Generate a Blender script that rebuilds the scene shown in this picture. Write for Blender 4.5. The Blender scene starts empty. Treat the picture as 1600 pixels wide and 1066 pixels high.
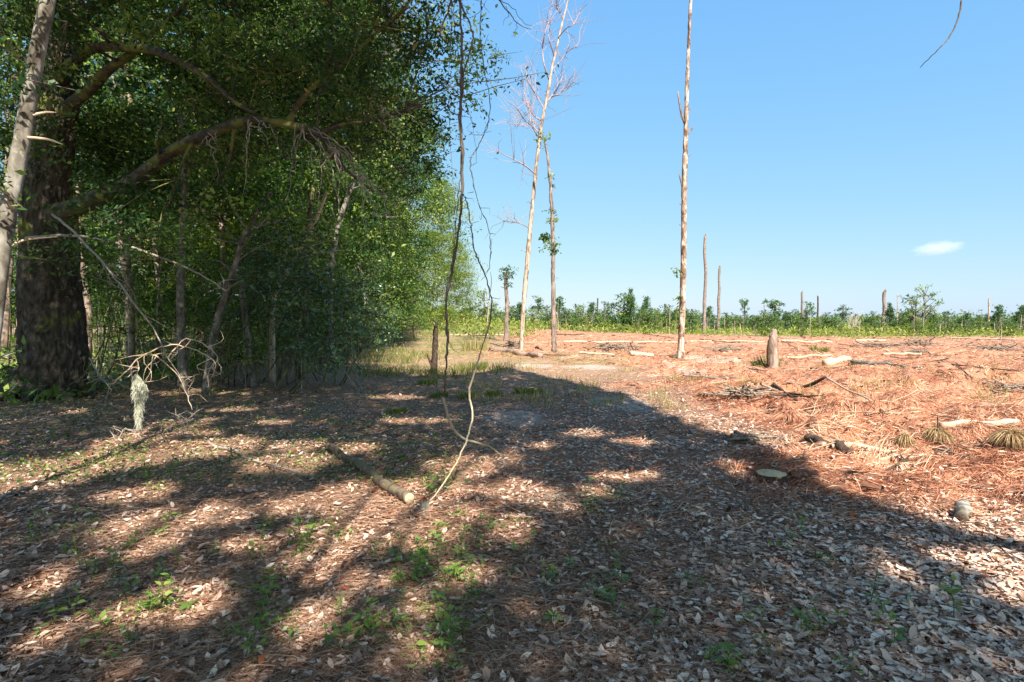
import bpy, math, random
import numpy as np
from mathutils import Vector

R_ = math.radians
rng = np.random.default_rng(7)
random.seed(7)
S = bpy.context.scene
COL = S.collection

# ------------------------------------------------------------------ camera, sky, sun
F = 889.0                      # focal length in photograph pixels (1600 wide)
PITCH = math.atan(25 / F)
cam_d = bpy.data.cameras.new('camera')
cam = bpy.data.objects.new('camera', cam_d)
COL.objects.link(cam)
cam_d.sensor_width = 36
cam_d.lens = 36 * F / 1600
cam_d.clip_start = 0.05
cam_d.clip_end = 12000
CZ = 1.6
cam.location = (0, 0, CZ)
cam.rotation_euler = (R_(90) - PITCH, 0, 0)
S.camera = cam

SUN_EL, SUN_AZ = 42.0, (0.30, -0.954)      # height, and horizontal direction towards the sun
SDIR = np.array([SUN_AZ[0] * math.cos(R_(SUN_EL)), SUN_AZ[1] * math.cos(R_(SUN_EL)), math.sin(R_(SUN_EL))])
w = bpy.data.worlds.new('World')
S.world = w
w.use_nodes = True
nt = w.node_tree
bg = nt.nodes['Background']
sky = nt.nodes.new('ShaderNodeTexSky')
sky.sky_type = 'NISHITA'
sky.sun_disc = False
sky.sun_elevation = R_(SUN_EL)
sky.sun_rotation = math.atan2(SUN_AZ[0], SUN_AZ[1])
sky.air_density = 1.0
sky.dust_density = 0.6
sky.ozone_density = 1.3
sep = nt.nodes.new('ShaderNodeSeparateColor')
cmb = nt.nodes.new('ShaderNodeCombineColor')
nt.links.new(sky.outputs[0], sep.inputs[0])
for i_, (p_, a_) in enumerate(((.70, .51), (.41, 1.045), (.05, 2.35))):     # the photograph's own flat, cyan-blue rendering of a clear sky
    e_ = nt.nodes.new('ShaderNodeMath')
    e_.operation = 'POWER'
    e_.inputs[1].default_value = p_
    f_ = nt.nodes.new('ShaderNodeMath')
    f_.operation = 'MULTIPLY'
    f_.inputs[1].default_value = a_
    nt.links.new(sep.outputs[i_], e_.inputs[0])
    nt.links.new(e_.outputs[0], f_.inputs[0])
    nt.links.new(f_.outputs[0], cmb.inputs[i_])
nt.links.new(cmb.outputs[0], bg.inputs[0])
bg.inputs[1].default_value = 0.15
sl = bpy.data.lights.new('sun', 'SUN')
sl.energy = 5.0
sl.angle = R_(0.5)
sl.color = (1.0, 0.93, 0.82)
so = bpy.data.objects.new('sun', sl)
COL.objects.link(so)
so.rotation_euler = Vector(SDIR).to_track_quat('Z', 'Y').to_euler()
so.location = (10, -30, 40)
S.view_settings.view_transform = 'Standard'
S.view_settings.look = 'None'
S.view_settings.gamma = 1
S.view_settings.exposure = 1.4
S.view_settings.use_curve_mapping = False
S.cycles.max_bounces = 6
S.cycles.diffuse_bounces = 3
S.cycles.transmission_bounces = 4
S.cycles.volume_bounces = 1

# ------------------------------------------------------------------ noise and terrain
def _hash(ix, iy, iz, seed):
    n = (ix.astype(np.int64) * 374761393 + iy.astype(np.int64) * 668265263 + iz.astype(np.int64) * 2147483647 + seed * 974634777) & 0xffffffff
    n = ((n ^ (n >> 13)) * 1274126177) & 0xffffffff
    n = n ^ (n >> 16)
    return (n & 0xffffff) / float(0xffffff)

def noise3(x, y, z, seed=0):
    x, y, z = np.broadcast_arrays(np.asarray(x, float), np.asarray(y, float), np.asarray(z, float))
    ix, iy, iz = np.floor(x), np.floor(y), np.floor(z)
    fx, fy, fz = x - ix, y - iy, z - iz
    ux, uy, uz = fx * fx * (3 - 2 * fx), fy * fy * (3 - 2 * fy), fz * fz * (3 - 2 * fz)
    r = 0
    for a in (0, 1):
        for b in (0, 1):
            for c in (0, 1):
                wgt = (ux if a else 1 - ux) * (uy if b else 1 - uy) * (uz if c else 1 - uz)
                r = r + wgt * _hash(ix + a, iy + b, iz + c, seed)
    return r * 2 - 1

def noise2(x, y, seed=0):
    x, y = np.broadcast_arrays(np.asarray(x, float), np.asarray(y, float))
    ix, iy = np.floor(x), np.floor(y)
    fx, fy = x - ix, y - iy
    ux, uy = fx * fx * (3 - 2 * fx), fy * fy * (3 - 2 * fy)
    z = np.zeros_like(ix)
    h = lambda a, b: _hash(ix + a, iy + b, z, seed)
    return ((h(0, 0) * (1 - ux) + h(1, 0) * ux) * (1 - uy) + (h(0, 1) * (1 - ux) + h(1, 1) * ux) * uy) * 2 - 1

def fbm(x, y, seed=0, o=3):
    r, a = 0, 1.0
    for k in range(o):
        r = r + a * noise2(np.asarray(x) * 2 ** k, np.asarray(y) * 2 ** k, seed + k)
        a *= 0.5
    return r / (2 - 2 ** (1 - o))

def sst(a, b, x):
    t = np.clip((x - a) / (b - a), 0, 1)
    return t * t * (3 - 2 * t)

def redmask(x, y):
    n = fbm(x * 0.35, y * 0.35, 31) * 1.3 + fbm(x * 1.4, y * 1.4, 33) * 0.5
    m = sst(-0.6, 1.4, x - 2.9 + n - 0.25 * np.clip(y - 8, 0, 12)*0.35) * sst(-0.5, 1.2, y - 4.9 + n * 0.4)
    far = sst(20, 30, y + n * 3) * sst(-3.0, 3.0, x + 0.02 * y + n * 2)
    m = np.maximum(m, far * 0.95)
    return m * (1 - sst(75, 130, y + 8 * n))

def shadeleaf(x, y):            # how thick the oak leaf litter lies
    n = fbm(x * 0.5, y * 0.5, 41) * 1.5
    return (1 - sst(-0.5, 1.3, x - 4.3 + n + 0.12 * np.clip(y - 6, 0, 30))) * (1 - sst(16, 30, y + n * 3)) + 0.0

MOUNDS = [(1.7, 11.6, 0.20, 0.9, 0.5), (0.1, 9.9, 0.10, 0.7, 0.5), (3.1, 5.55, 0.03, 0.45, 0.25), (2.55, 8.6, 0.14, 0.5, 0.35),
          (4.6, 8.2, 0.16, 0.5, 0.4), (6.2, 9.6, 0.22, 0.7, 0.4), (7.6, 7.9, 0.25, 0.6, 0.4), (5.4, 12.4, 0.25, 0.9, 0.5),
          (9.8, 13.2, 0.3, 1.0, 0.6), (13.1, 15.8, 0.3, 1.3, 0.6), (3.9, 6.1, -0.12, 0.4, 0.3), (-6.8, 8.5, .12, .8, .6)]

def hgt(x, y, fine=True):
    x, y = np.asarray(x, float), np.asarray(y, float)
    h = 2.3 * np.exp(-0.5 * (((x + 20) / 19) ** 2 + ((y - 98) / 34) ** 2))
    h = h - 0.25 * sst(20, 60, x) * sst(10, 60, y)
    h = h + 0.7 * noise2(x / 60, y / 60, 3) * sst(60, 200, np.hypot(x, y))
    if fine:
        fade = 1 - sst(70, 160, np.hypot(x, y))
        r = redmask(x, y)
        l1 = fbm(x * 0.8, y * 0.8, 5, 3)
        rid = 1 - np.abs(noise2(x * 1.1 + 0.5 * noise2(x, y, 9), y * 1.9, 8))
        rid2 = 1 - np.abs(noise2(x * 2.7 + 3, y * 4.1, 18))
        h = h + fade * (0.035 * l1 + 0.012 * fbm(x * 3.5, y * 3.5, 15, 3) + r * (0.26 * (rid - 0.6) + 0.15 * (rid2 - 0.6) + 0.05 * noise2(x * 5.1, y * 6.0, 28) + 0.10 * l1))
        for mx, my, a, sx, sy in MOUNDS:
            h = h + a * np.exp(-0.5 * (((x - mx) / sx) ** 2 + ((y - my) / sy) ** 2))
    return h

_cp, _sp = math.cos(PITCH), math.sin(PITCH)
def ray(px, py):
    a, b = (px - 800) / F, (533 - py) / F
    return np.array([a, _cp + b * _sp, -_sp + b * _cp])

def P(px, py, d):               # the point seen at this pixel, d metres ahead
    r = ray(px, py)
    r = r / r[1] * d
    return np.array([r[0], r[1], r[2] + CZ])

def G(px, py):                  # where that line of sight meets the ground
    r = ray(px, py)
    r = r / r[1]
    d = np.geomspace(1.2, 600, 3000)
    z = CZ + r[2] * d - hgt(r[0] * d, d)
    k = int(np.argmax(z < 0)) if (z < 0).any() else len(d) - 1
    dd = d[k]
    return np.array([r[0] * dd, dd, float(hgt(r[0] * dd, dd))])

def onground(x, y, dz=0.0):
    return np.array([x, y, float(hgt(x, y)) + dz])

def project(p):
    dx, dy, dz = p[0], p[1], p[2] - CZ
    f = dy * _cp - dz * _sp
    u = dy * _sp + dz * _cp
    return 800 + F * dx / f, 533 - F * u / f

# ------------------------------------------------------------------ materials
def mat(name):
    m = bpy.data.materials.new(name)
    m.use_nodes = True
    n = m.node_tree
    return m, n, n.nodes['Principled BSDF']

def ramp(n, fac, stops, interp='LINEAR'):
    r = n.nodes.new('ShaderNodeValToRGB')
    r.color_ramp.interpolation = interp
    e = r.color_ramp.elements
    e[1].position = stops[-1][0]
    e[1].color = (*stops[-1][1], 1)
    e[0].position = stops[0][0]
    e[0].color = (*stops[0][1], 1)
    for p, c in stops[1:-1]:
        x = e.new(p)
        x.color = (*c, 1)
    n.links.new(fac, r.inputs[0])
    return r.outputs[0]

def tex(n, scale, detail=4, rough=0.6, stretch=None, kind='noise', dist=0.0):
    tc = n.nodes.new('ShaderNodeTexCoord')
    mp = n.nodes.new('ShaderNodeMapping')
    n.links.new(tc.outputs['Object'], mp.inputs[0])
    if stretch:
        mp.inputs['Scale'].default_value = stretch
    t = n.nodes.new('ShaderNodeTexNoise' if kind == 'noise' else 'ShaderNodeTexVoronoi')
    t.inputs['Scale'].default_value = scale
    if kind == 'noise':
        t.inputs['Detail'].default_value = detail
        t.inputs['Roughness'].default_value = rough
        t.inputs['Distortion'].default_value = dist
    n.links.new(mp.outputs[0], t.inputs['Vector'])
    return t

def mixc(n, fac, a, b, mode='MIX'):
    m = n.nodes.new('ShaderNodeMix')
    m.data_type = 'RGBA'
    m.blend_type = mode
    if isinstance(fac, (int, float)):
        m.inputs[0].default_value = fac
    else:
        n.links.new(fac, m.inputs[0])
    for s, v in ((m.inputs[6], a), (m.inputs[7], b)):
        if isinstance(v, tuple):
            s.default_value = (*v, 1)
        else:
            n.links.new(v, s)
    return m.outputs[2]

def bump(n, b, h, strength=0.4, dist=0.02):
    bp = n.nodes.new('ShaderNodeBump')
    bp.inputs['Strength'].default_value = strength
    bp.inputs['Distance'].default_value = dist
    n.links.new(h, bp.inputs['Height'])
    n.links.new(bp.outputs[0], b.inputs['Normal'])

def attr(n, name):
    a = n.nodes.new('ShaderNodeAttribute')
    a.attribute_name = name
    return a.outputs['Fac']

def leafmat(name, stops, trans=0.35, rough=0.5, spec=0.4, tint=(1.25, 1.3, 0.5)):
    m, n, b = mat(name)
    c = ramp(n, attr(n, 'rnd'), stops)
    n.links.new(c, b.inputs['Base Color'])
    b.inputs['Roughness'].default_value = rough
    b.inputs['Specular IOR Level'].default_value = spec
    if trans:
        t = n.nodes.new('ShaderNodeBsdfTranslucent')
        n.links.new(mixc(n, 1.0, c, tint, 'MULTIPLY'), t.inputs[0])
        ms = n.nodes.new('ShaderNodeMixShader')
        ms.inputs[0].default_value = trans
        n.links.new(b.outputs[0], ms.inputs[1])
        n.links.new(t.outputs[0], ms.inputs[2])
        n.links.new(ms.outputs[0], n.nodes['Material Output'].inputs[0])
    return m

def woodmat(name, stops, scale=14, stretch=(1, 1, .2), strength=0.6, dist=0.02, rough=0.85, spots=None):
    m, n, b = mat(name)
    t = tex(n, scale, 6, 0.65, stretch, dist=0.6)
    c = ramp(n, t.outputs[0], stops)
    if spots:                      # lichen or moss patches: (scale, threshold, colour)
        t2 = tex(n, spots[0], 5, 0.6)
        f = ramp(n, t2.outputs[0], [(spots[1], (0, 0, 0)), (min(1, spots[1] + 0.08), (1, 1, 1))])
        c = mixc(n, f, c, spots[2])
    n.links.new(c, b.inputs['Base Color'])
    b.inputs['Roughness'].default_value = rough
    b.inputs['Specular IOR Level'].default_value = 0.2
    bump(n, b, t.outputs[0], strength, dist)
    return m

M = {}
M['oak_leaf'] = leafmat('oak_leaf', [(0, (.016, .045, .012)), (.4, (.05, .105, .024)), (.72, (.14, .22, .05)), (.95, (.25, .31, .08)), (1, (.28, .20, .09))], .42)
M['thin_oak_leaf'] = leafmat('thin_oak_leaf', [(0, (.10, .13, .04)), (.5, (.17, .20, .06)), (1, (.26, .25, .10))], .5, tint=(1.5, 1.3, .9))
M['wood_leaf'] = leafmat('wood_leaf', [(0, (.016, .052, .014)), (.4, (.06, .13, .027)), (.68, (.17, .27, .05)), (1, (.33, .40, .09))], .45)
M['pale_leaf'] = leafmat('pale_leaf', [(0, (.08, .14, .025)), (.5, (.18, .25, .045)), (1, (.30, .35, .08))], .45)
M['bush_leaf'] = leafmat('bush_leaf', [(0, (.04, .09, .035)), (.5, (.075, .15, .06)), (1, (.17, .26, .11))], .22, .32, .6)
M['pine_leaf'] = leafmat('pine_leaf', [(0, (.03, .075, .03)), (.5, (.06, .13, .045)), (1, (.13, .20, .06))], .3, .6)
M['weed'] = leafmat('weed', [(0, (.10, .16, .03)), (.45, (.21, .28, .045)), (.75, (.33, .33, .09)), (1, (.42, .31, .16))], .4, .6)
M['seedling'] = leafmat('seedling', [(0, (.09, .17, .04)), (.6, (.17, .27, .055)), (1, (.28, .36, .08))], .4, .4)
M['grass'] = leafmat('grass', [(0, (.07, .11, .02)), (.4, (.14, .18, .04)), (.75, (.30, .27, .10)), (1, (.46, .36, .20))], .4, .6)
M['litter'] = leafmat('litter', [(0, (.05, .028, .018)), (.18, (.20, .105, .065)), (.40, (.50, .31, .215)), (.68, (.74, .55, .43)), (.93, (.86, .69, .55)), (.95, (.36, .13, .05)), (1, (.28, .065, .03))], .1, .55, .35, (1.2, .9, .6))
M['needle'] = leafmat('needle', [(0, (.10, .036, .022)), (.3, (.32, .125, .068)), (.65, (.56, .26, .15)), (.87, (.66, .40, .25)), (1, (.72, .54, .38))], .12, .55, .3, (1.2, .8, .5))
M['brown_straw'] = leafmat('brown_straw', [(0, (.12, .055, .032)), (.5, (.32, .17, .105)), (1, (.52, .36, .25))], .1, .6, .3)
M['dry_needle'] = leafmat('dry_needle', [(0, (.14, .07, .03)), (.5, (.34, .22, .11)), (1, (.50, .38, .2))], .1, .6, .3)
M['moss'] = leafmat('moss', [(0, (.42, .42, .33)), (1, (.68, .67, .55))], .35, .8, .1, (1, 1, .8))
M['oak_bark'] = woodmat('oak_bark', [(.28, (.016, .013, .010)), (.5, (.055, .046, .034)), (.72, (.13, .11, .085))], 12, (1, 1, .35), 1.0, .04, spots=(1.6, .56, (.11, .12, .03)))
M['limb_bark'] = woodmat('limb_bark', [(.25, (.022, .018, .013)), (.5, (.062, .052, .038)), (.75, (.13, .115, .085))], 12, (1, 1, 1), .7, .02, spots=(2.2, .50, (.15, .155, .045)))
M['grey_bark'] = woodmat('grey_bark', [(.33, (.035, .028, .02)), (.47, (.12, .105, .08)), (.6, (.24, .22, .185)), (.75, (.36, .34, .30))], 7, (1, 1, .5), .6, .01, spots=(9, .60, (.36, .35, .30)))
M['pine_bark'] = woodmat('pine_bark', [(.25, (.10, .06, .04)), (.5, (.26, .19, .15)), (.8, (.44, .36, .30))], 8, (1, 1, .25), .8, .03)
M['dead_trunk'] = woodmat('dead_trunk', [(.34, (.05, .032, .024)), (.46, (.20, .125, .088)), (.53, (.33, .23, .17)), (.60, (.52, .45, .39)), (.9, (.62, .57, .51))], 5.5, (1, 1, .45), .8, .03)
M['white_trunk'] = woodmat('white_trunk', [(.36, (.11, .07, .055)), (.46, (.26, .19, .145)), (.56, (.42, .34, .27)), (.8, (.52, .46, .39))], 7, (1, 1, .3), .6, .02)
M['snag_bark'] = woodmat('snag_bark', [(.32, (.06, .042, .034)), (.5, (.20, .15, .125)), (.75, (.38, .32, .28))], 8, (1, 1, .3), .8, .03)
M['dark_wood'] = woodmat('dark_wood', [(.3, (.025, .018, .014)), (.6, (.09, .06, .042)), (.85, (.2, .13, .09))], 18, (1, 1, 1), .8, .02)
M['pale_wood'] = woodmat('pale_wood', [(.3, (.24, .15, .09)), (.45, (.46, .34, .23)), (.75, (.62, .51, .39))], 12, (.3, 1, 1), .4, .01)
M['stick'] = woodmat('stick', [(.3, (.14, .105, .08)), (.6, (.33, .28, .23)), (.85, (.48, .43, .37))], 30, (1, 1, 1), .4, .005)
M['lichen_stick'] = woodmat('lichen_stick', [(.3, (.06, .05, .04)), (.6, (.17, .14, .12)), (.85, (.28, .25, .22))], 26, (1, 1, 1), .5, .008, spots=(22, .55, (.42, .46, .40)))
M['vine'] = woodmat('vine', [(.3, (.045, .035, .028)), (.55, (.13, .105, .085)), (.8, (.25, .21, .175))], 30, (1, 1, .3), .5, .005)
M['pale_vine'] = woodmat('pale_vine', [(.3, (.26, .20, .12)), (.6, (.46, .38, .26)), (.9, (.56, .50, .38))], 30, (1, 1, .3), .4, .004)
M['mossy_log'] = woodmat('mossy_log', [(.3, (.05, .035, .025)), (.5, (.15, .11, .075)), (.8, (.32, .25, .17))], 10, (1, 1, 1), .5, .01, spots=(5, .52, (.15, .14, .06)))
M['pink_twig'] = woodmat('pink_twig', [(.3, (.22, .16, .17)), (.7, (.38, .30, .31))], 10, (1, 1, 1), .2, .005)
M['slash_wood'] = woodmat('slash_wood', [(.3, (.07, .05, .038)), (.5, (.22, .165, .125)), (.75, (.42, .35, .28))], 20)
M['dark_bits'] = woodmat('dark_bits', [(.3, (.03, .018, .013)), (.6, (.11, .06, .04)), (.85, (.22, .13, .09))], 20)
M['cut_face'] = woodmat('cut_face', [(.3, (.44, .30, .16)), (.6, (.64, .47, .28)), (.9, (.74, .60, .40))], 40, (1, 1, 1), .4, .004)
M['sky_wood'] = leafmat('sky_wood', [(0, (.04, .085, .03)), (.6, (.09, .15, .045)), (1, (.19, .24, .07))], .25, .7)

def ground_material():
    m, n, b = mat('forest_floor')
    t1 = tex(n, 28, 8, .7)
    t2 = tex(n, 2.2, 6, .6)
    t3 = tex(n, 60, 5, .7, (1, .35, 1), dist=1.5)
    soil = ramp(n, t1.outputs[0], [(.3, (.09, .05, .033)), (.5, (.28, .165, .11)), (.62, (.44, .285, .20)), (.75, (.60, .43, .32))])
    soil = mixc(n, .35, soil, ramp(n, t2.outputs[0], [(.3, (.09, .055, .038)), (.7, (.22, .15, .11))]))
    red = ramp(n, t3.outputs[0], [(.30, (.10, .04, .026)), (.45, (.32, .13, .075)), (.6, (.52, .25, .15)), (.78, (.64, .39, .25))])
    tan = ramp(n, t1.outputs[0], [(.3, (.16, .10, .065)), (.5, (.36, .23, .15)), (.75, (.52, .38, .26))])
    tnf = ramp(n, t2.outputs[0], [(.46, (0, 0, 0)), (.66, (1, 1, 1))])
    red = mixc(n, mixc(n, 1.0, tnf, (.65, .65, .65), 'MULTIPLY'), red, tan)
    c = mixc(n, attr(n, 'red'), soil, red)
    c = mixc(n, attr(n, 'tan'), c, tan)
    gr = ramp(n, t1.outputs[0], [(.3, (.07, .09, .02)), (.6, (.17, .20, .05)), (.8, (.30, .27, .11))])
    c = mixc(n, attr(n, 'green'), c, gr)
    sand = ramp(n, t1.outputs[0], [(.3, (.30, .26, .22)), (.6, (.52, .48, .43))])
    c = mixc(n, attr(n, 'sand'), c, sand)
    n.links.new(c, b.inputs['Base Color'])
    b.inputs['Roughness'].default_value = .95
    b.inputs['Specular IOR Level'].default_value = .1
    bump(n, b, t1.outputs[0], .8, .03)
    return m
M['ground'] = ground_material()

# ------------------------------------------------------------------ mesh helpers
def mesh_np(name, verts, loops, sizes, rnd=None, smooth=False):
    me = bpy.data.meshes.new(name)
    verts = np.asarray(verts, np.float32)
    me.vertices.add(len(verts))
    me.vertices.foreach_set('co', verts.ravel())
    loops = np.asarray(loops, np.int32)
    sizes = np.asarray(sizes, np.int32)
    me.loops.add(len(loops))
    me.loops.foreach_set('vertex_index', loops)
    me.polygons.add(len(sizes))
    st = np.concatenate([[0], np.cumsum(sizes)[:-1]]).astype(np.int32)
    me.polygons.foreach_set('loop_start', st)
    me.polygons.foreach_set('loop_total', sizes)
    if smooth:
        me.polygons.foreach_set('use_smooth', np.ones(len(sizes), bool))
    if rnd is not None:
        a = me.attributes.new('rnd', 'FLOAT', 'POINT')
        a.data.foreach_set('value', np.asarray(rnd, np.float32))
    me.update(calc_edges=True)
    return me

class MB:
    """collects tubes and leaf quads of ONE part"""
    def __init__(s):
        s.v, s.l, s.z, s.r, s.n = [], [], [], [], 0
    def add(s, v, l, z, r=None):
        v = np.asarray(v, float)
        s.v.append(v)
        s.l.append(np.asarray(l) + s.n)
        s.z.append(np.asarray(z))
        s.r.append(np.full(len(v), .5) if r is None else r)
        s.n += len(v)
    def tube(s, pts, rad, sides=8, sub=0, disp=None, caps=True, jit=0.0, seed=0):
        pts = np.asarray(pts, float)
        rad = np.broadcast_to(np.asarray(rad, float), (len(pts),)).copy() if np.ndim(rad) == 0 else np.asarray(rad, float)
        if sub:
            pts, rad = smooth_path(pts, rad, sub)
        if jit:
            g = np.random.default_rng(seed)
            j = g.normal(0, jit, pts.shape)
            j[0] = 0
            pts = pts + j
        k = len(pts)
        tan = np.gradient(pts, axis=0)
        tan /= np.linalg.norm(tan, axis=1, keepdims=True) + 1e-9
        up = np.array([0, 0, 1.0]) if abs(tan[0][2]) < .9 else np.array([1.0, 0, 0])
        nrm = []
        a = np.cross(tan[0], up)
        a /= np.linalg.norm(a)
        for t in tan:
            a = a - t * a.dot(t)
            a /= np.linalg.norm(a) + 1e-9
            nrm.append(a)
        nrm = np.array(nrm)
        bi = np.cross(tan, nrm)
        th = np.linspace(0, 2 * np.pi, sides, endpoint=False)
        c, si = np.cos(th), np.sin(th)
        dirs = nrm[:, None, :] * c[None, :, None] + bi[:, None, :] * si[None, :, None]
        rr = np.repeat(rad[:, None], sides, 1)
        if disp is not None:
            base = pts[:, None, :] + dirs * rr[:, :, None]
            rr = rr + disp(base, dirs, rr)
        v = (pts[:, None, :] + dirs * rr[:, :, None]).reshape(-1, 3)
        i, j = np.meshgrid(np.arange(k - 1), np.arange(sides), indexing='ij')
        j2 = (j + 1) % sides
        q = np.stack([i * sides + j, i * sides + j2, (i + 1) * sides + j2, (i + 1) * sides + j], -1).reshape(-1)
        z = np.full((k - 1) * sides, 4)
        if caps:
            q = np.concatenate([q, np.arange(sides)[::-1], (k - 1) * sides + np.arange(sides)])
            z = np.concatenate([z, [sides, sides]])
        s.add(v, q, z)
        return pts
    def build(s, name, m, parent=None, smooth=True):
        me = mesh_np(name, np.concatenate(s.v), np.concatenate(s.l), np.concatenate(s.z), np.concatenate(s.r), smooth)
        me.materials.append(m)
        return link(name, me, parent)

def smooth_path(pts, rad, sub):
    n = len(pts)
    out, ro = [], []
    for i in range(n - 1):
        p0, p1, p2, p3 = pts[max(i - 1, 0)], pts[i], pts[i + 1], pts[min(i + 2, n - 1)]
        for t in np.arange(sub) / sub:
            out.append(.5 * (2 * p1 + (p2 - p0) * t + (2 * p0 - 5 * p1 + 4 * p2 - p3) * t * t + (3 * p1 - p0 - 3 * p2 + p3) * t ** 3))
            ro.append(rad[i] * (1 - t) + rad[i + 1] * t)
    out.append(pts[-1])
    ro.append(rad[-1])
    return np.array(out), np.array(ro)

def link(name, me, parent=None):
    o = bpy.data.objects.new(name, me)
    COL.objects.link(o)
    if parent is not None:
        o.parent = parent
        o.matrix_parent_inverse.identity()
        if parent.get('_w') is not None:          # geometry given in world space
            pass
    return o

def unit(v):
    return v / (np.linalg.norm(v, axis=-1, keepdims=True) + 1e-9)

def leaves(pos, size, g, flat=0.0, aspect=.5, droop=.25, rnd=None, shape='kite', curl=.3):
    """leaf blades at pos; flat 0..1 pulls them level"""
    n = len(pos)
    d = unit(g.normal(size=(n, 3)) * np.array([1, 1, 1 - flat]) - np.array([0, 0, droop]))
    nn = unit(g.normal(size=(n, 3)) * (1 - flat * .8) + np.array([0, 0, .35 + 2 * flat]))
    sd = unit(np.cross(d, nn))
    nn = unit(np.cross(sd, d))
    L = (np.broadcast_to(size, (n,)) * g.uniform(.7, 1.25, n))[:, None]
    W = L * aspect * .5 * g.uniform(.8, 1.2, (n, 1))
    r = g.random(n) if rnd is None else rnd
    if shape == 'kite':
        v = np.stack([pos, pos + d * L * .45 + sd * W + nn * L * .08, pos + d * L, pos + d * L * .45 - sd * W + nn * L * .08], 1).reshape(-1, 3)
        l = np.arange(4 * n)
        return v, l, np.full(n, 4), np.repeat(r, 4)
    c = (curl * g.uniform(-.3, 1.2, (n, 1)))
    e = (curl * g.uniform(-.5, 1.2, (n, 1)))
    b = pos
    m1, m2 = pos + d * L * .3 - nn * L * .10 * c, pos + d * L * .68 - nn * L * .06 * c
    t = pos + d * L + nn * L * .35 * c
    l1, l2 = m1 + sd * W * .85 + nn * W * e, m2 + sd * W * .9 + nn * W * e * 1.2
    r1, r2 = m1 - sd * W * .85 + nn * W * e, m2 - sd * W * .9 + nn * W * e * 1.1
    v = np.stack([b, m1, m2, t, l1, l2, r1, r2], 1).reshape(-1, 3)
    pat = np.array([0, 1, 4, 4, 1, 2, 5, 5, 2, 3, 0, 6, 1, 6, 7, 2, 1, 7, 3, 2])
    l = (np.arange(n)[:, None] * 8 + pat[None]).ravel()
    return v, l, np.tile([3, 4, 3, 3, 4, 3], n), np.repeat(r, 8)

def blades(base, tip, width, g, rnd=None):
    """thin bent grass or needle blades"""
    n = len(base)
    d = tip - base
    sd = unit(np.cross(d, g.normal(size=(n, 3)))) * (np.broadcast_to(width, (n,))[:, None] * .5)
    mid = base + d * .55 + np.array([0, 0, 1]) * (np.linalg.norm(d, axis=1) * .10)[:, None]
    v = np.stack([base - sd, base + sd, mid + sd * .8, mid - sd * .8, tip], 1).reshape(-1, 3)
    l = (np.arange(n)[:, None] * 5 + np.array([0, 1, 2, 3, 3, 2, 4])[None]).ravel()
    r = g.random(n) if rnd is None else rnd
    return v, l, np.tile([4, 3], n), np.repeat(r, 5)

def tag(o, label, cat, group=None):
    o['label'] = label
    o['category'] = cat
    if group:
        o['group'] = group
    return o

def empty(name, loc, label, cat, group=None, rz=0):
    o = bpy.data.objects.new(name, None)
    COL.objects.link(o)
    o.location = loc
    o.rotation_euler = (0, 0, rz)
    o.empty_display_size = .3
    return tag(o, label, cat, group)

def dup(root, loc, rz, sc=1.0, label=None, group=None, tilt=(0, 0)):
    r = root.copy()
    COL.objects.link(r)
    r.location = loc
    r.rotation_euler = (tilt[0], tilt[1], rz)
    r.scale = (sc, sc, sc) if np.ndim(sc) == 0 else sc
    if label:
        r['label'] = label
    if group:
        r['group'] = group
    for ch in KIDS.get(root.name, []):
        c = ch.copy()
        COL.objects.link(c)
        c.parent = r
        for gc in KIDS.get(ch.name, []):
            d = gc.copy()
            COL.objects.link(d)
            d.parent = c
    return r
KIDS = {}
def kids(root, *parts):
    KIDS.setdefault(root.name, []).extend(parts)

ORD = ['nearest', 'second', 'third', 'fourth', 'fifth', 'sixth', 'seventh', 'eighth', 'ninth', 'tenth', 'eleventh', 'twelfth', 'thirteenth', 'fourteenth', 'fifteenth', 'sixteenth',
       'seventeenth', 'eighteenth', 'nineteenth', 'twentieth']
def rank_labels(objs, noun, marks, axis='x'):
    """labels that count things outward from the nearest landmark (px, phrase)"""
    cells = {}
    for o in objs:
        p = o.matrix_basis.translation if 'cpos' not in o else Vector(o['cpos'])
        px, py = project((p[0], max(p[1], .5), p[2]))
        if len(marks[0]) == 2:
            mk = min(marks, key=lambda q: abs(q[0] - px))
            rel = 'right of' if px >= mk[0] else 'left of'
            dist = abs(px - mk[0])
        else:
            mk = min(marks, key=lambda q: math.hypot(q[0] - px, (q[1] - py) * 1.6))
            dx, dy = px - mk[0], (py - mk[1]) * 1.6
            rel = ('right of' if dx > 0 else 'left of') if abs(dx) > abs(dy) else ('in front of' if dy > 0 else 'behind')
            dist = math.hypot(dx, dy)
        cells.setdefault((mk[-1], rel), []).append((dist, o))
    for (mk, rel), L in cells.items():
        L.sort(key=lambda t: t[0])
        for k, (_, o) in enumerate(L):
            nn = noun(o) if callable(noun) else noun
            if k < len(ORD):
                if len(L) == 1:
                    o['label'] = f'{nn} {rel} {mk}'
                else:
                    o['label'] = f'{ORD[k]} {nn} counting {rel} {mk}'
            else:
                o['label'] = f'{nn} farther out {rel} {mk}'
        for _, o in L:
            if 'cpos' in o:
                del o['cpos']

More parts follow.
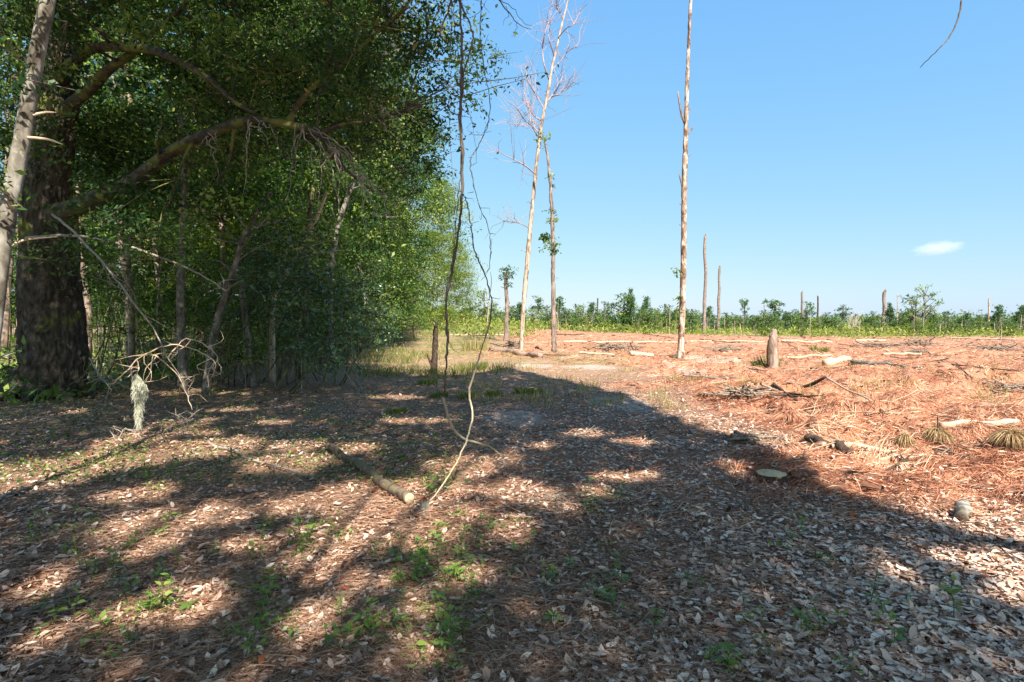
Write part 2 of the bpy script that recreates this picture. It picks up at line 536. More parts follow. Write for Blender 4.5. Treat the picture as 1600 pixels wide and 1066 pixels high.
# ------------------------------------------------------------------ the ground
def build_ground():
    a1 = np.radians(np.linspace(-58, 58, 440))
    a2 = np.radians(np.linspace(58, 302, 70)[1:-1])
    ang = np.concatenate([a1, a2])
    rad = np.concatenate([np.geomspace(.25, 1.8, 10)[:-1], np.geomspace(1.8, 75, 350)[:-1], np.geomspace(75, 7000, 50)])
    A, Rr = np.meshgrid(ang, rad)
    X, Y = np.sin(A) * Rr, np.cos(A) * Rr
    Z = hgt(X, Y)
    Z[-12:] = hgt(X[-12:] * 0 + 300, Y[-12:] * 0 + 900)
    n, k = len(rad), len(ang)
    v = np.stack([X, Y, Z], -1).reshape(-1, 3)
    v = np.concatenate([v, [[0, 0, float(hgt(0, 0))]]])
    i, j = np.meshgrid(np.arange(n - 1), np.arange(k), indexing='ij')
    j2 = (j + 1) % k
    q = np.stack([i * k + j, (i + 1) * k + j, (i + 1) * k + j2, i * k + j2], -1).reshape(-1)
    fan = np.stack([np.full(k, n * k), np.arange(k), (np.arange(k) + 1) % k], -1).reshape(-1)
    me = mesh_np('ground', v, np.concatenate([q, fan]), np.concatenate([np.full((n - 1) * k, 4), np.full(k, 3)]), smooth=True)
    x, y = v[:, 0], v[:, 1]
    n1 = fbm(x * .3, y * .3, 51)
    n2 = fbm(x * 1.3, y * 1.3, 55)
    red = redmask(x, y)
    tan = sst(0, .6, n1 + n2 * .6) * .45 * sst(12, 26, y) + .5 * sst(60, 140, y)
    tan = np.maximum(tan, sst(13, 21, y + 2 * n1) * (1 - red) * .75)
    edge = -5.5 - .13 * np.clip(y, 0, 200)
    green = sst(.15, .6, n1 * .8 + n2 * .5 + .25) * (1 - red) * .75 * sst(14, 24, y)
    green = np.maximum(green, sst(0, 4, edge - x + n1 * 2) * sst(-.2, .4, n2 + .2) * .8)
    green = np.maximum(green, sst(75, 110, y) * sst(-.25, .3, n1 + .5 * n2) * .7)
    green = np.maximum(green, sst(400, 700, y) * .8)
    green = np.maximum(green, np.exp(-.5 * (((x + 8) / 5) ** 2 + ((y - 45) / 20) ** 2)) * (.4 + .5 * n2))
    sand = 0 * x
    for px, py, rx, ry in ((805, 655, 45, 13), (1070, 577, 35, 5), (920, 575, 40, 5), (975, 632, 45, 14), (1105, 556, 40, 3), (830, 570, 26, 4)):
        c = G(px, py)
        e = abs(G(px + rx, py)[0] - c[0])
        f = max(.2, abs(G(px, py - ry)[1] - c[1]))
        sand = np.maximum(sand, sst(1.3, .5, ((x - c[0]) / e) ** 2 + ((y - c[1]) / f) ** 2 + n2 * 1.0))
    for nm, a in (('red', red), ('tan', tan), ('green', np.clip(green, 0, 1)), ('sand', sand * .5)):
        at = me.attributes.new(nm, 'FLOAT', 'POINT')
        at.data.foreach_set('value', a.astype(np.float32))
    me.materials.append(M['ground'])
    o = link('ground', me)
    o['kind'] = 'structure'
build_ground()

def stuff(mb, name, m, label=None, smooth=False):
    o = mb.build(name, m, None, smooth)
    o['kind'] = 'stuff'
    if label:
        o['label'] = label
        o['category'] = name.replace('_', ' ')
    return o

# ------------------------------------------------------------------ tree builders
def bark_disp(amp, kx=9, kz=1.6, seed=0):
    def f(base, dirs, rr):
        d = dirs * rr[..., None] * kx
        z = base[..., 2] * kz
        nn = noise3(d[..., 0] + 1.7 * noise3(base[..., 0] * 2, base[..., 1] * 2, base[..., 2] * 3, seed + 4) + 31, d[..., 1] + 17, z + d[..., 2], seed)
        n2 = noise3(d[..., 0] * 2.3, d[..., 1] * 2.3, z * 2.6, seed + 1)
        big = noise3(dirs[..., 0] * 1.2, dirs[..., 1] * 1.2, base[..., 2] * .5, seed + 2)
        return amp * (np.minimum(1, np.abs(nn) * 2.4) - .5) + amp * .35 * n2 + rr * .10 * big
    return f

def crown_clumps(H, R, zb, n, g, skew=(0, 0)):
    out = []
    while len(out) < n:
        z = g.uniform(zb, H)
        t = (z - zb) / (H - zb)
        prof = (math.sin(math.pi * min(1, .12 + .88 * t)) ** .6) if t > .35 else .75 + .25 * t / .35
        r = R * max(.15, prof) * math.sqrt(g.uniform(.12, 1))
        a = g.uniform(0, 2 * math.pi)
        out.append((r * math.cos(a) + skew[0] * t, r * math.sin(a) + skew[1] * t, z))
    return np.array(out)

def leafy(mb_leaf, mb_twig, c, rad, n, size, g, origin=None, flat=.15, aspect=.5):
    """one spray: leaves strung on short twigs around c"""
    k = max(3, n // 24)
    ends = c + g.normal(size=(k, 3)) * rad * np.array([1, 1, .55])
    org = c - np.array([0, 0, rad * .3]) if origin is None else origin
    per = max(1, n // k)
    t = g.uniform(.25, 1.08, (k, per, 1))
    p = c + (ends[:, None, :] - c) * t + g.normal(size=(k, per, 3)) * rad * .16
    sh = unit(g.normal(size=(k, per, 3)) * [1, 1, .75] + [0, 0, .55]) * g.uniform(.75, 1.1, (k, per, 1)) * rad * np.array([1.15, 1.15, .7])
    on = g.random((k, per, 1)) < .42
    p = np.where(on, c + sh, p)
    tone = np.clip(g.normal(.40, .27) + g.normal(0, .15, k * per), 0, 1)
    size = size * g.uniform(.8, 1.15) * g.choice([.75, 1, 1, 1.3], k * per)
    tone = np.where(g.random(k * per) < .012, 1, np.minimum(tone, .94))
    mb_leaf.add(*leaves(p.reshape(-1, 3), size, g, flat, aspect, rnd=tone))
    if mb_twig is not None:
        for e in ends[:min(k, 3)]:
            mb_twig.tube([c, (c + e) / 2 + g.normal(size=3) * rad * .06, e], [rad * .018 + .004, rad * .012 + .003, .003], 3, caps=False)

def make_tree(name, label, cat, seed, H, R, tr, zb, nc, per, leaf, lm, bm, crad=(.7, 1.2), skew=(0, 0), wob=.35, asp=.5, group=None, low=0):
    g = np.random.default_rng(seed)
    root = empty(name, (0, 0, 0), label, cat, group)
    tw, lf, bw = MB(), MB(), MB()
    zz = np.linspace(-.15, H * .93, 9)
    path = np.stack([skew[0] * (zz / H) ** 1.5 + g.normal(0, wob, 9) * zz / H, skew[1] * (zz / H) ** 1.5 + g.normal(0, wob, 9) * zz / H, zz], 1)
    rad = tr * (1 - .85 * (zz / H).clip(0, 1)) * np.where(zz < 0, 1.35, 1)
    pts, rr = smooth_path(path, rad, 4)
    tw.tube(pts, rr, 10)
    cl = crown_clumps(H, R, zb, nc, g, skew)
    if low:
        lo = crown_clumps(zb + 1, R * .9, .8, low, g)
        cl = np.concatenate([cl, lo])
    for c in cl:
        cr = g.uniform(*crad)
        za = max(zb * .5, c[2] - g.uniform(.25, .6) * math.hypot(c[0], c[1]) - .5)
        k = int(np.argmin(np.abs(pts[:, 2] - za)))
        a = pts[k]
        mid = a * .45 + c * .55 + g.normal(0, .2, 3) + np.array([0, 0, -.15])
        bw.tube([a, mid, c], [max(.015, rr[k] * .22), max(.010, rr[k] * .12), .006], 5, sub=3, caps=False)
        leafy(lf, None, c, cr, per, leaf, g, aspect=asp)
    a = tw.build('trunk', M[bm], root)
    b = lf.build('crown', M[lm], root, smooth=False)
    c = bw.build('branches', M[bm], root)
    c['kind'] = 'stuff'
    kids(root, a, b, c)
    return root

# ------------------------------------------------------------------ the big oak and the leaning tree in front of it
def px_path(pts):
    return np.array([P(a, b, d) for a, b, d in pts])

def pr(w_, d):                  # radius of something w_ pixels wide at d metres
    return w_ * .5 * d / F

OD = 12.0
def big_oak():
    g = np.random.default_rng(3)
    root = empty('oak_tree', (0, 0, 0), 'massive old oak with deeply ridged bark and a mossy low limb', 'tree')
    t = MB()
    sp = [(72, 650, 128), (76, 628, 112), (80, 590, 100), (76, 520, 93), (72, 450, 84), (68, 380, 78), (66, 320, 74), (72, 250, 62), (82, 170, 56), (92, 60, 48), (100, -80, 40), (112, -230, 30), (125, -380, 18)]
    pts = px_path([(a + 6, b, OD + (.15 if b > 600 else 0)) for a, b, c in sp])
    rad = np.array([pr(c * .88, OD) for a, b, c in sp])
    pts, rad = smooth_path(pts, rad, 30)
    t.tube(pts, rad, 150, disp=bark_disp(.055, 13, 2.2, 2))
    for k in range(9):              # root flare
        a = k * .7 + .2
        b0 = onground(pts[0][0], OD)
        d = np.array([math.cos(a), math.sin(a), 0])
        e = b0 + d * g.uniform(.95, 1.35)
        e[2] = float(hgt(e[0], e[1])) - .06
        t.tube([b0 + d * .35 + [0, 0, .55], b0 + d * .62 + [0, 0, .16], e], [.2, .15, .05], 9, sub=4, disp=bark_disp(.02, 11, 2, 5))
    parts = [t.build('trunk', M['oak_bark'], root)]
    limbs = [
        [(62, 345, 12, 52), (110, 328, 11.7, 34), (155, 308, 11.4, 29), (205, 285, 11, 25), (265, 238, 10.6, 20), (330, 207, 10.3, 18), (390, 188, 10, 17), (440, 192, 9.9, 15), (495, 208, 9.8, 12), (520, 240, 9.8, 9), (548, 272, 9.9, 6), (585, 300, 10, 3)],
        [(72, 140, 12, 38), (105, 108, 11.6, 22), (140, 77, 11.2, 19), (185, 73, 10.8, 17), (235, 78, 10.4, 16), (285, 98, 10, 13), (330, 125, 9.7, 11), (365, 158, 9.5, 8), (400, 178, 9.4, 4)],
        [(72, 195, 12, 34), (105, 168, 11.8, 24), (140, 140, 11.5, 20), (170, 108, 11.2, 17), (200, 88, 11, 14), (240, 50, 10.6, 10), (290, 5, 10.3, 7), (330, -50, 10, 5)],
        [(450, 192, 9.9, 12), (465, 165, 9.9, 11), (490, 135, 9.8, 10), (525, 108, 9.6, 8), (550, 88, 9.5, 6), (600, 40, 9.3, 4), (640, 10, 9.1, 3)],
        [(500, 210, 9.8, 9), (535, 195, 9.6, 6), (570, 190, 9.5, 5), (610, 180, 9.4, 4), (660, 165, 9.2, 3)],
        [(40, 100, 12, 26), (20, 80, 11.8, 22), (0, 45, 11.5, 18), (-30, -10, 11, 14)],
        [(90, 40, 12, 30), (160, 5, 11.4, 20), (240, -40, 10.9, 14), (360, -90, 10.3, 9), (480, -100, 9.8, 6)],
        [(60, 60, 12, 28), (70, -30, 11.3, 20), (130, -160, 10.4, 14), (240, -280, 9.4, 9)],
        [(95, 0, 12, 26), (200, -120, 12.8, 18), (330, -180, 13.5, 12), (480, -210, 14, 8)],
    ]
    ends = []
    for i, L in enumerate(limbs):
        m = MB()
        pp, _ = smooth_path(px_path([q[:3] for q in L]), np.array([pr(q[3], q[2]) for q in L]), 5)
        rr = smooth_path(px_path([q[:3] for q in L]), np.array([pr(q[3] * .8, q[2]) for q in L]), 5)[1]
        m.tube(pp, rr, 20, disp=bark_disp(.012, 16, 3, 20 + i))
        for k in range(max(3, len(pp) // 5)):
            j = int(g.integers(len(pp) // 3, len(pp)))
            dr = unit(g.normal(size=3) * [1, 1, .7] + [0, 0, .3]) * g.uniform(.6, 1.6)
            q0 = pp[j]
            r0 = max(.012, rr[j] * .4)
            m.tube([q0, q0 + dr * .5 + g.normal(0, .08, 3), q0 + dr], [r0, r0 * .6, .006], 5, sub=3, caps=False)
            ends.append(q0 + dr)
        parts.append(m.build('limb', M['limb_bark'], root))
    tg = MB()
    for a, b, dx, dy, n_ in ((520, 225, 90, 120, 12), (480, 200, 60, 160, 8), (560, 275, 60, 120, 8), (390, 190, 40, 120, 5), (600, 175, 70, 50, 6), (330, 205, 60, 90, 4)):
        for _ in range(n_):
            d0 = g.uniform(9.3, 9.9)
            ex, ey = g.uniform(-.3, 1) * dx, g.uniform(.2, 1) * dy
            a0, b0 = a + g.normal(0, 10), b + g.normal(0, 6)
            tg.tube(px_path([(a0, b0, d0), (a0 + ex * .5, b0 + ey * .25, d0 - .1), (a0 + ex * .85, b0 + ey * .6, d0 - .2), (a0 + ex, b0 + ey, d0 - .2)]), [.011, .008, .005, .002], 5, sub=3, jit=.02, seed=_)
    tg.build('dead_twigs', M['stick'], root)['kind'] = 'stuff'
    # the crown hangs from the upper limbs; clumps given by where they hang in the air
    lf, tw = MB(), MB()
    spots = []
    def area(n, x0, x1, y0, y1, d0, d1, ok=lambda a, b: True):
        k = 0
        while k < n:
            a, b = g.uniform(x0, x1), g.uniform(y0, y1)
            if ok(a, b):
                spots.append(P(a, b, g.uniform(d0, d1)))
                k += 1
    sky_hole = lambda a, b: not (95 < a < 200 and 35 < b < 175) and not (190 < a < 300 and 100 < b < 190)
    edge = lambda a, b: a < 690 - .6 * max(0, b - 60) + 20 * math.sin(b * .05)
    area(150, 180, 700, -330, 130, 8.8, 13.5, lambda a, b: edge(a, b) and sky_hole(a, b))
    area(60, -120, 260, -330, 60, 9.5, 14, sky_hole)
    area(70, 200, 600, 90, 240, 10.5, 13.5, lambda a, b: edge(a, b) and sky_hole(a, b))
    area(34, 90, 420, 170, 330, 12.5, 15, sky_hole)
    area(44, -80, 62, 20, 340, 12.4, 14.5)
    area(9, -30, 75, 60, 340, 9.8, 11)
    area(10, 30, 130, -60, 60, 10, 11.2)
    area(26, 95, 225, 178, 270, 12.6, 14)
    area(8, 90, 330, 290, 420, 9.2, 11.5)
    area(20, 120, 600, -250, -60, 6.5, 9)
    spots += [P(a, b, d) for a, b, d in ((668, 70, 11), (690, 95, 11), (705, 60, 11.5), (722, 110, 11.2), (742, 95, 11.5), (700, 140, 11), (728, 150, 11.3), (748, 128, 11.4), (680, 160, 11.2), (665, 200, 11.6), (690, 215, 12), (672, 250, 12.4), (690, 270, 12.6), (660, 300, 13),
              (650, 120, 11), (640, 60, 11), (655, 30, 11), (690, 30, 11.3), (645, 180, 11.6), (632, 230, 12), (762, 92, 11.5), (640, 270, 12.5))]
    for q in spots:
        k = int(np.argmin([np.linalg.norm(e - q) for e in ends]))
        if np.linalg.norm(ends[k] - q) < 2.2:
            tw.tube([ends[k], (ends[k] + q) / 2 + g.normal(0, .1, 3), q], [.012, .009, .005], 4, sub=2, caps=False)
        thin = project(q)[0] > 695 - .25 * max(0, project(q)[1] - 150)
        leafy(lf, tw if thin or g.random() < .3 else None, q, g.uniform(.3, .45) if thin else g.uniform(.35, .7), 110 if thin else 230, .085 if thin else .105, g, flat=.2, aspect=.42)
    for e in ends:
        if sky_hole(*project(e)):
            leafy(lf, tw, e, .45, 90, .078, g, flat=.2, aspect=.42)
    parts.append(tw.build('twig_mass', M['limb_bark'], root))
    parts[-1]['kind'] = 'stuff'
    parts.append(lf.build('crown', M['oak_leaf'], root, smooth=False))
big_oak()

def slim_tree():
    root = empty('slim_tree', (0, 0, 0), 'slim smooth grey leaning trunk in front of the massive oak', 'tree')
    g = np.random.default_rng(5)
    d = 4.6
    t = MB()
    b = onground(-4.5, 4.6, -.1)
    mid = [P(-14, 520, d), P(-1, 420, d), P(15, 320, d), (P(34, 220, d)), P(53, 110, d), P(74, 0, d), P(95, -110, d + .1), P(124, -260, d + .2)]
    pts = np.array([b, b + (mid[0] - b) * .5 + [.02, 0, 0]] + mid)
    rad = np.array([29, 27, 25, 23.5, 22, 21, 20, 19, 17, 14]) * .5 * d / F
    pp, rr = smooth_path(pts, rad, 8)
    t.tube(pp, rr, 28, disp=bark_disp(.004, 30, 4, 9))
    trunk = t.build('trunk', M['grey_bark'], root)
    for a in ([(50, 180, 4.6), (70, 176, 4.7), (88, 176, 4.8)], [(14, 385, 4.6), (40, 375, 4.7), (90, 370, 4.8)], [(42, 215, 4.6), (75, 218, 4.5), (98, 226, 4.5)],
              [(20, 330, 4.6), (8, 300, 4.4), (-20, 280, 4.3)]):
        m = MB()
        m.tube(px_path(a), [.014, .010, .004], 6, sub=4)
        m.build('stub_branch', M['pale_wood'], root)
    lf, tw = MB(), MB()
    for k in range(26):
        q = P(g.uniform(-120, 60), g.uniform(-260, -20), d + g.uniform(-.8, .8))
        leafy(lf, tw, q, .3, 70, .06, g)
    for a, b_ in ((-6, 275), (2, 300), (20, 120), (-15, 60), (2, 620), (-8, 560)):
        leafy(lf, tw, P(a, b_, d - .3), .16, 45, .06, g)
    tw.build('twig_mass', M['grey_bark'], root)['kind'] = 'stuff'
    lf.build('crown', M['wood_leaf'], root, smooth=False)
slim_tree()

# ------------------------------------------------------------------ the wood on the left
protos = []
spec = [(11, 19, 4.2, .26, 4.5, 140, 210, 'wood_leaf', (2.0, 0)), (12, 17, 3.8, .20, 3.5, 130, 210, 'wood_leaf', (1.2, -.5)), (13, 21, 4.6, .30, 6, 140, 210, 'oak_leaf', (1.5, 0)),
        (14, 15, 3.6, .16, 2.6, 120, 210, 'wood_leaf', (1.4, .4)), (15, 18, 4.0, .22, 4, 135, 210, 'oak_leaf', (2.2, -.6))]
for i, (sd, H, R, tr, zb, nc, per, lm, sk) in enumerate(spec):
    protos.append(make_tree('broadleaf_tree', '', 'tree', sd, H, R, tr, zb, nc, per, .175, lm, 'limb_bark' if i in (0, 2) else 'grey_bark', (.6, 1.05), sk, low=16 if i in (1, 3) else 8, group='leafy trees along the edge of the wood'))
edge_trees = [(-9.2, 17.5, 0), (-8.3, 21.0, 3), (-9.0, 25.0, 1), (-9.3, 30.5, 4), (-8.7, 36.5, 3), (-9.8, 43.0, 0), (-13.5, 51, 1), (-15.5, 60, 2), (-18.5, 72, 4), (-21, 86, 0), (-24, 104, 3)]
second = [(-15.5, 24.5, 0), (-13.5, 29, 1), (-14.5, 35, 4), (-15.5, 42, 2), (-17.5, 50, 0), (-19, 60, 4), (-18.5, 27, 3), (-20, 37, 0), (-22, 48, 1), (-24, 64, 2), (-27, 82, 1), (-33, 105, 2)]
used = set()
fronts = []
edge_words = ['front', 'second', 'third', 'fourth', 'fifth', 'sixth', 'seventh', 'eighth', 'ninth', 'tenth', 'farthest']
for i, (x, y, k) in enumerate(edge_trees + second):
    q = onground(x, y)
    rz = rng.uniform(-.5, .5) if i < len(edge_trees) else rng.uniform(0, 6.28)
    sc = rng.uniform(.92, 1.1)
    if k in used:
        o = dup(protos[k], q, rz, sc)
    else:
        used.add(k)
        o = protos[k]
        o.location, o.rotation_euler, o.scale = q, (0, 0, rz), (sc,) * 3
    o['label'] = (f'{edge_words[i]} leafy tree along the sunlit edge of the wood, counted from the oak' if i < len(edge_trees)
                  else 'leafy tree inside the wood, behind the row at its sunlit edge')
    o['group'] = 'leafy trees along the edge of the wood' if i < len(edge_trees) else 'leafy trees inside the wood'

tr = make_tree('pale_tree', 'pale yellow-green feathery tree standing past the end of the dark wood', 'tree', 21, 15.5, 3.8, .2, 1.5, 130, 200, .18, 'pale_leaf', 'grey_bark', (.7, 1.2), (.8, 0), low=8)
tr.location = onground(-8.3, 60)
t2 = dup(tr, onground(-7.2, 76), 2.0, .72, 'smaller pale green tree just right of the feathery yellow-green tree')
t3 = dup(tr, onground(-11.5, 84), 4.0, .85, 'pale green tree tucked behind the feathery yellow-green tree')

tr = make_tree('overhanging_tree', 'light branched tree spreading small olive leaves against the blue sky', 'tree', 22, 16, 2.9, .16, 9.0, 55, 130, .085, 'oak_leaf', 'grey_bark', (.5, .95), (4.4, -1.5), low=0)
tr.location = onground(-6.9, 20.5)

us = make_tree('understory_tree', 'small leafy tree filling the shade between the trunks of the wood', 'tree', 24, 7.5, 2.6, .06, 1.2, 75, 130, .15, 'wood_leaf', 'limb_bark', (.6, 1.0), (.3, 0), low=14, group='small leafy trees in the shade of the wood')
g = np.random.default_rng(6)
for k in range(40):
    y = g.uniform(44, 100)
    x = -g.uniform(10.5 + .13 * y, 16 + .98 * y)
    q = onground(x, y)
    if k == 0:
        us.location = q
    else:
        dup(us, q, g.uniform(0, 6.28), g.uniform(.7, 1.5))

for k, (x, y, sc) in enumerate(((-7.0, 19, .75), (-7.2, 23.5, .85), (-7.4, 28, .8), (-8.0, 34, .95), (-8.9, 41, 1.0), (-10.4, 49, 1.05), (-12.6, 58, 1.1), (-15.0, 70, 1.2), (-18, 84, 1.3))):
    dup(us, onground(x, y), k * 1.3, sc, f'{ORD[k] + " " if k else "front "}low leafy tree along the sunny wood edge beyond the glossy bush', 'low leafy trees along the sunny edge of the wood')

# tall thin pines deep in the wood
def pine_proto(seed, H, r, bm):
    g = np.random.default_rng(seed)
    root = empty('slender_pine', (0, 0, 0), '', 'tree', 'slender pines deep in the wood')
    t = MB()
    z = np.linspace(-.2, H, 8)
    pts = np.stack([g.normal(0, .10, 8) * z / 4, g.normal(0, .10, 8) * z / 4, z], 1)
    t.tube(pts, r * (1 - .75 * z.clip(0) / H), 8, sub=3)
    lf, bw = MB(), MB()
    for k in range(26):
        zz = g.uniform(H * .5, H)
        a = g.uniform(0, 6.28)
        rr = g.uniform(.4, 2.0) * (1.25 - zz / H)
        c = np.array([rr * math.cos(a), rr * math.sin(a), zz])
        bw.tube([[0, 0, zz - .2], c], [.03, .012], 4, caps=False)
        leafy(lf, None, c, .6, 70, .2, g, aspect=.22)
    a, b = t.build('trunk', M[bm], root), lf.build('crown', M['pine_leaf'], root, smooth=False)
    c = bw.build('branches', M[bm], root)
    c['kind'] = 'stuff'
    kids(root, a, b, c)
    return root
pp_ = [pine_proto(31, 16, .13, 'pine_bark'), pine_proto(32, 18, .16, 'pine_bark'), pine_proto(33, 14, .10, 'grey_bark'), pine_proto(34, 15, .12, 'dead_trunk')]
g = np.random.default_rng(8)
n = 0
first = set()
while n < 150:
    y = g.uniform(17, 80)
    x = -g.uniform(11 + .12 * y, 20 + .95 * y)
    k = int(g.integers(4))
    q = onground(x, y)
    lab = ('pale bare pine stem standing deep in the shaded wood' if k == 3 else 'slender dark pine trunk standing deep in the shaded wood')
    if k not in first:
        first.add(k)
        o = pp_[k]
        o.location, o['label'] = q, lab
        o.rotation_euler = (g.normal(0, .02), g.normal(0, .02), g.uniform(0, 6))
    else:
        o = dup(pp_[k], q, g.uniform(0, 6), g.uniform(.8, 1.15), lab, None, (g.normal(0, .03), g.normal(0, .03)))
    o['group'] = 'pale dead pine stems in the wood' if k == 3 else 'slender pines deep in the wood'
    n += 1

# the crooked understory stems the photograph lets one tell apart, each with a few leaves
stems = [
    ([(285, 575, 13), (283, 480, 13), (284, 380, 13), (288, 280, 13), (280, 180, 13)], 13, 'grey_bark', 'straight dark stem rising between the oak and the leaning pale stems'),
    ([(320, 580, 12.5), (335, 520, 12.4), (350, 465, 12.3), (368, 410, 12.2), (385, 360, 12)], 11, 'grey_bark', 'leaning grey stem cut by the tip of the long pale branch'),
    ([(395, 560, 14), (380, 470, 14), (372, 400, 14), (395, 345, 14), (425, 300, 14)], 9, 'grey_bark', 'bent brown stem just right of the leaning grey stem'),
    ([(425, 550, 15), (428, 470, 15), (455, 415, 15), (490, 350, 15), (510, 300, 15)], 8, 'pale_wood', 'pale leaning sapling stem above the dark glossy bush'),
    ([(520, 560, 18), (515, 470, 18), (520, 400, 18), (535, 330, 18), (560, 270, 18)], 10, 'grey_bark', 'sunlit pale stem behind the dark glossy bush'),
    ([(470, 545, 16), (480, 440, 16), (478, 380, 16), (490, 290, 16)], 10, 'limb_bark', 'dark upright stem behind the bush, left of the sunlit stem'),
    ([(205, 560, 16), (205, 470, 16), (200, 390, 16), (208, 300, 16)], 10, 'white_trunk', 'whitish sunlit stem behind the hanging dead branch'),
    ([(150, 570, 14), (118, 480, 14), (122, 400, 14), (116, 300, 14)], 9, 'limb_bark', 'thin dark stem close to the right of the oak trunk'),
    ([(560, 548, 24), (570, 470, 24), (560, 400, 24), (585, 330, 24)], 9, 'grey_bark', 'grey stem at the sunny corner of the wood right of the bush'),
    ([(245, 565, 19), (250, 480, 19), (243, 390, 19), (240, 270, 19)], 8, 'pine_bark', 'brown stem in the shade just left of the straight dark stem'),
    ([(345, 550, 20), (350, 430, 20), (342, 300, 20), (340, 180, 20)], 9, 'pine_bark', 'tall brown stem behind the leaning grey stem'),
    ([(600, 528, 38), (604, 480, 38), (612, 430, 38), (606, 380, 38)], 7, 'grey_bark', 'small grey stem at the far end of the shady wood edge'),
]
for i, (L, wd, bm, lab) in enumerate(stems):
    g = np.random.default_rng(100 + i)
    root = empty('understory_tree', (0, 0, 0), lab, 'sapling', 'crooked stems under the edge of the wood')
    t, lf = MB(), MB()
    b = px_path(L)
    b[0][2] = float(hgt(b[0][0], b[0][1])) - .05
    pts, rad = smooth_path(b, np.linspace(1.1, .6, len(b)) * pr(wd, L[0][2]), 6)
    t.tube(pts, rad, 10, disp=bark_disp(.008, 14, 3, i))
    for k in range(7):
        j = int(g.integers(len(pts) // 2, len(pts)))
        e = pts[j] + unit(g.normal(size=3) * [1, 1, .4] + [.3, -.2, .35]) * g.uniform(.7, 1.7)
        m = MB()
        m.tube([pts[j], (pts[j] + e) / 2 + g.normal(0, .12, 3), e], [rad[j] * .4, rad[j] * .25, .005], 5, sub=3, caps=False)
        m.build('branch', M[bm], root)
        leafy(lf, None, e, .5, 110, .085, g)
    t.build('trunk', M[bm], root)
    lf.build('crown', M['wood_leaf'], root, smooth=False)

# the dark glossy bush at the corner and a few shrubs beside it
def bush(name, label, seed, areas, d, lm, size, per, rad, stemn=7, asp=.38):
    g = np.random.default_rng(seed)
    root = empty(name, (0, 0, 0), label, 'bush')
    st, lf = MB(), MB()
    for (x0, x1, y0, y1, n_) in areas:
        for _ in range(n_):
            dd = g.uniform(*d)
            q = P(g.uniform(x0, x1), g.uniform(y0, y1), dd)
            if q[2] < float(hgt(q[0], q[1])) + .1:
                q[2] = float(hgt(q[0], q[1])) + g.uniform(.1, .3)
            leafy(lf, st, q, g.uniform(*rad), per, size, g, aspect=asp, flat=.25)
            if g.random() < .25:
                b = onground(q[0] - g.uniform(.2, 1.4), q[1] + g.uniform(0, 1.2), -.03)
                st.tube([b, b * .5 + q * .5 + g.normal(0, .15, 3), q], [.017, .012, .004], 6, sub=4, caps=False)
    st.build('stems', M['limb_bark'], root)['kind'] = 'stuff'
    lf.build('foliage', M[lm], root, smooth=False)
bush('glossy_bush', 'dark blue-green glossy bush spilling out of the wood onto the leaf litter', 61,
     [(390, 520, 370, 470, 30), (440, 565, 430, 560, 34), (340, 470, 420, 510, 26), (480, 550, 520, 580, 9), (540, 585, 470, 530, 7)], (12.3, 14.6), 'bush_leaf', .115, 62, (.32, .55))
bush('hazel_bush', 'green understory bush behind the hanging dead branch', 62, [(230, 340, 430, 540, 24), (300, 400, 400, 520, 26)], (14.5, 17), 'wood_leaf', .08, 120, (.35, .6))
bush('corner_bush', 'shadowy teal bush filling the far end of the wood edge', 63, [(560, 640, 380, 510, 46), (600, 655, 430, 505, 22)], (30, 40), 'wood_leaf', .15, 150, (.8, 1.2))
bush('low_bush', 'low green leaves growing around the foot of the oak', 64, [(-20, 60, 380, 470, 7), (130, 220, 400, 450, 7), (0, 30, 560, 620, 6)], (9.8, 13), 'wood_leaf', .075, 90, (.25, .45))

bush('thicket', 'tangled green thicket filling the gap right of the oak trunk', 65, [(135, 250, 420, 560, 26), (150, 330, 500, 572, 18)], (15, 19), 'wood_leaf', .09, 80, (.35, .6))
bush('trailing_bush', 'ragged leafy bush at the right side of the dark glossy bush', 66, [(520, 600, 400, 520, 26), (545, 610, 480, 535, 16)], (19, 25), 'bush_leaf', .13, 90, (.5, .8))
bush('leafy_shrub', 'low leafy shrub under the leaning grey stem', 67, [(300, 420, 520, 580, 20), (330, 380, 470, 530, 8)], (12.8, 14.5), 'wood_leaf', .08, 60, (.25, .45))
def thicket_stems():
    g = np.random.default_rng(68)
    t = MB()
    for k in range(150):
        px = g.uniform(130, 600)
        d0 = g.uniform(13, 24)
        b = P(px, 500, d0)
        b = onground(b[0], b[1], -.03)
        h = g.uniform(.8, 3.2)
        e = b + np.array([g.normal(0, .5), g.normal(0, .4), h])
        t.tube([b, (b + e) / 2 + g.normal(0, .12, 3), e], [.012, .009, .003], 4, sub=3, caps=False)
    o = t.build('brushwood', M['stick'], None)
    o['kind'] = 'stuff'
thicket_stems()

# undergrowth on the floor of the wood
g = np.random.default_rng(70)
n = 36000
y = g.uniform(10.5, 70, n)
x = -(7.5 + .12 * y) - g.uniform(0, 1, n) ** 1.2 * (6 + .9 * y)
keep = fbm(x * .4, y * .4, 71) > -.35
x, y = x[keep], y[keep]
z = hgt(x, y)
m = MB()
h = g.uniform(.15, .55, len(x))
base = np.stack([x, y, z + g.uniform(0, .5, len(x)) * h], 1)
m.add(*leaves(base, h * .5, g, .3, .4, -.3, rnd=g.random(len(x)) * .75))
stuff(m, 'undergrowth', M['seedling'], 'bright green undergrowth covering the floor of the wood')

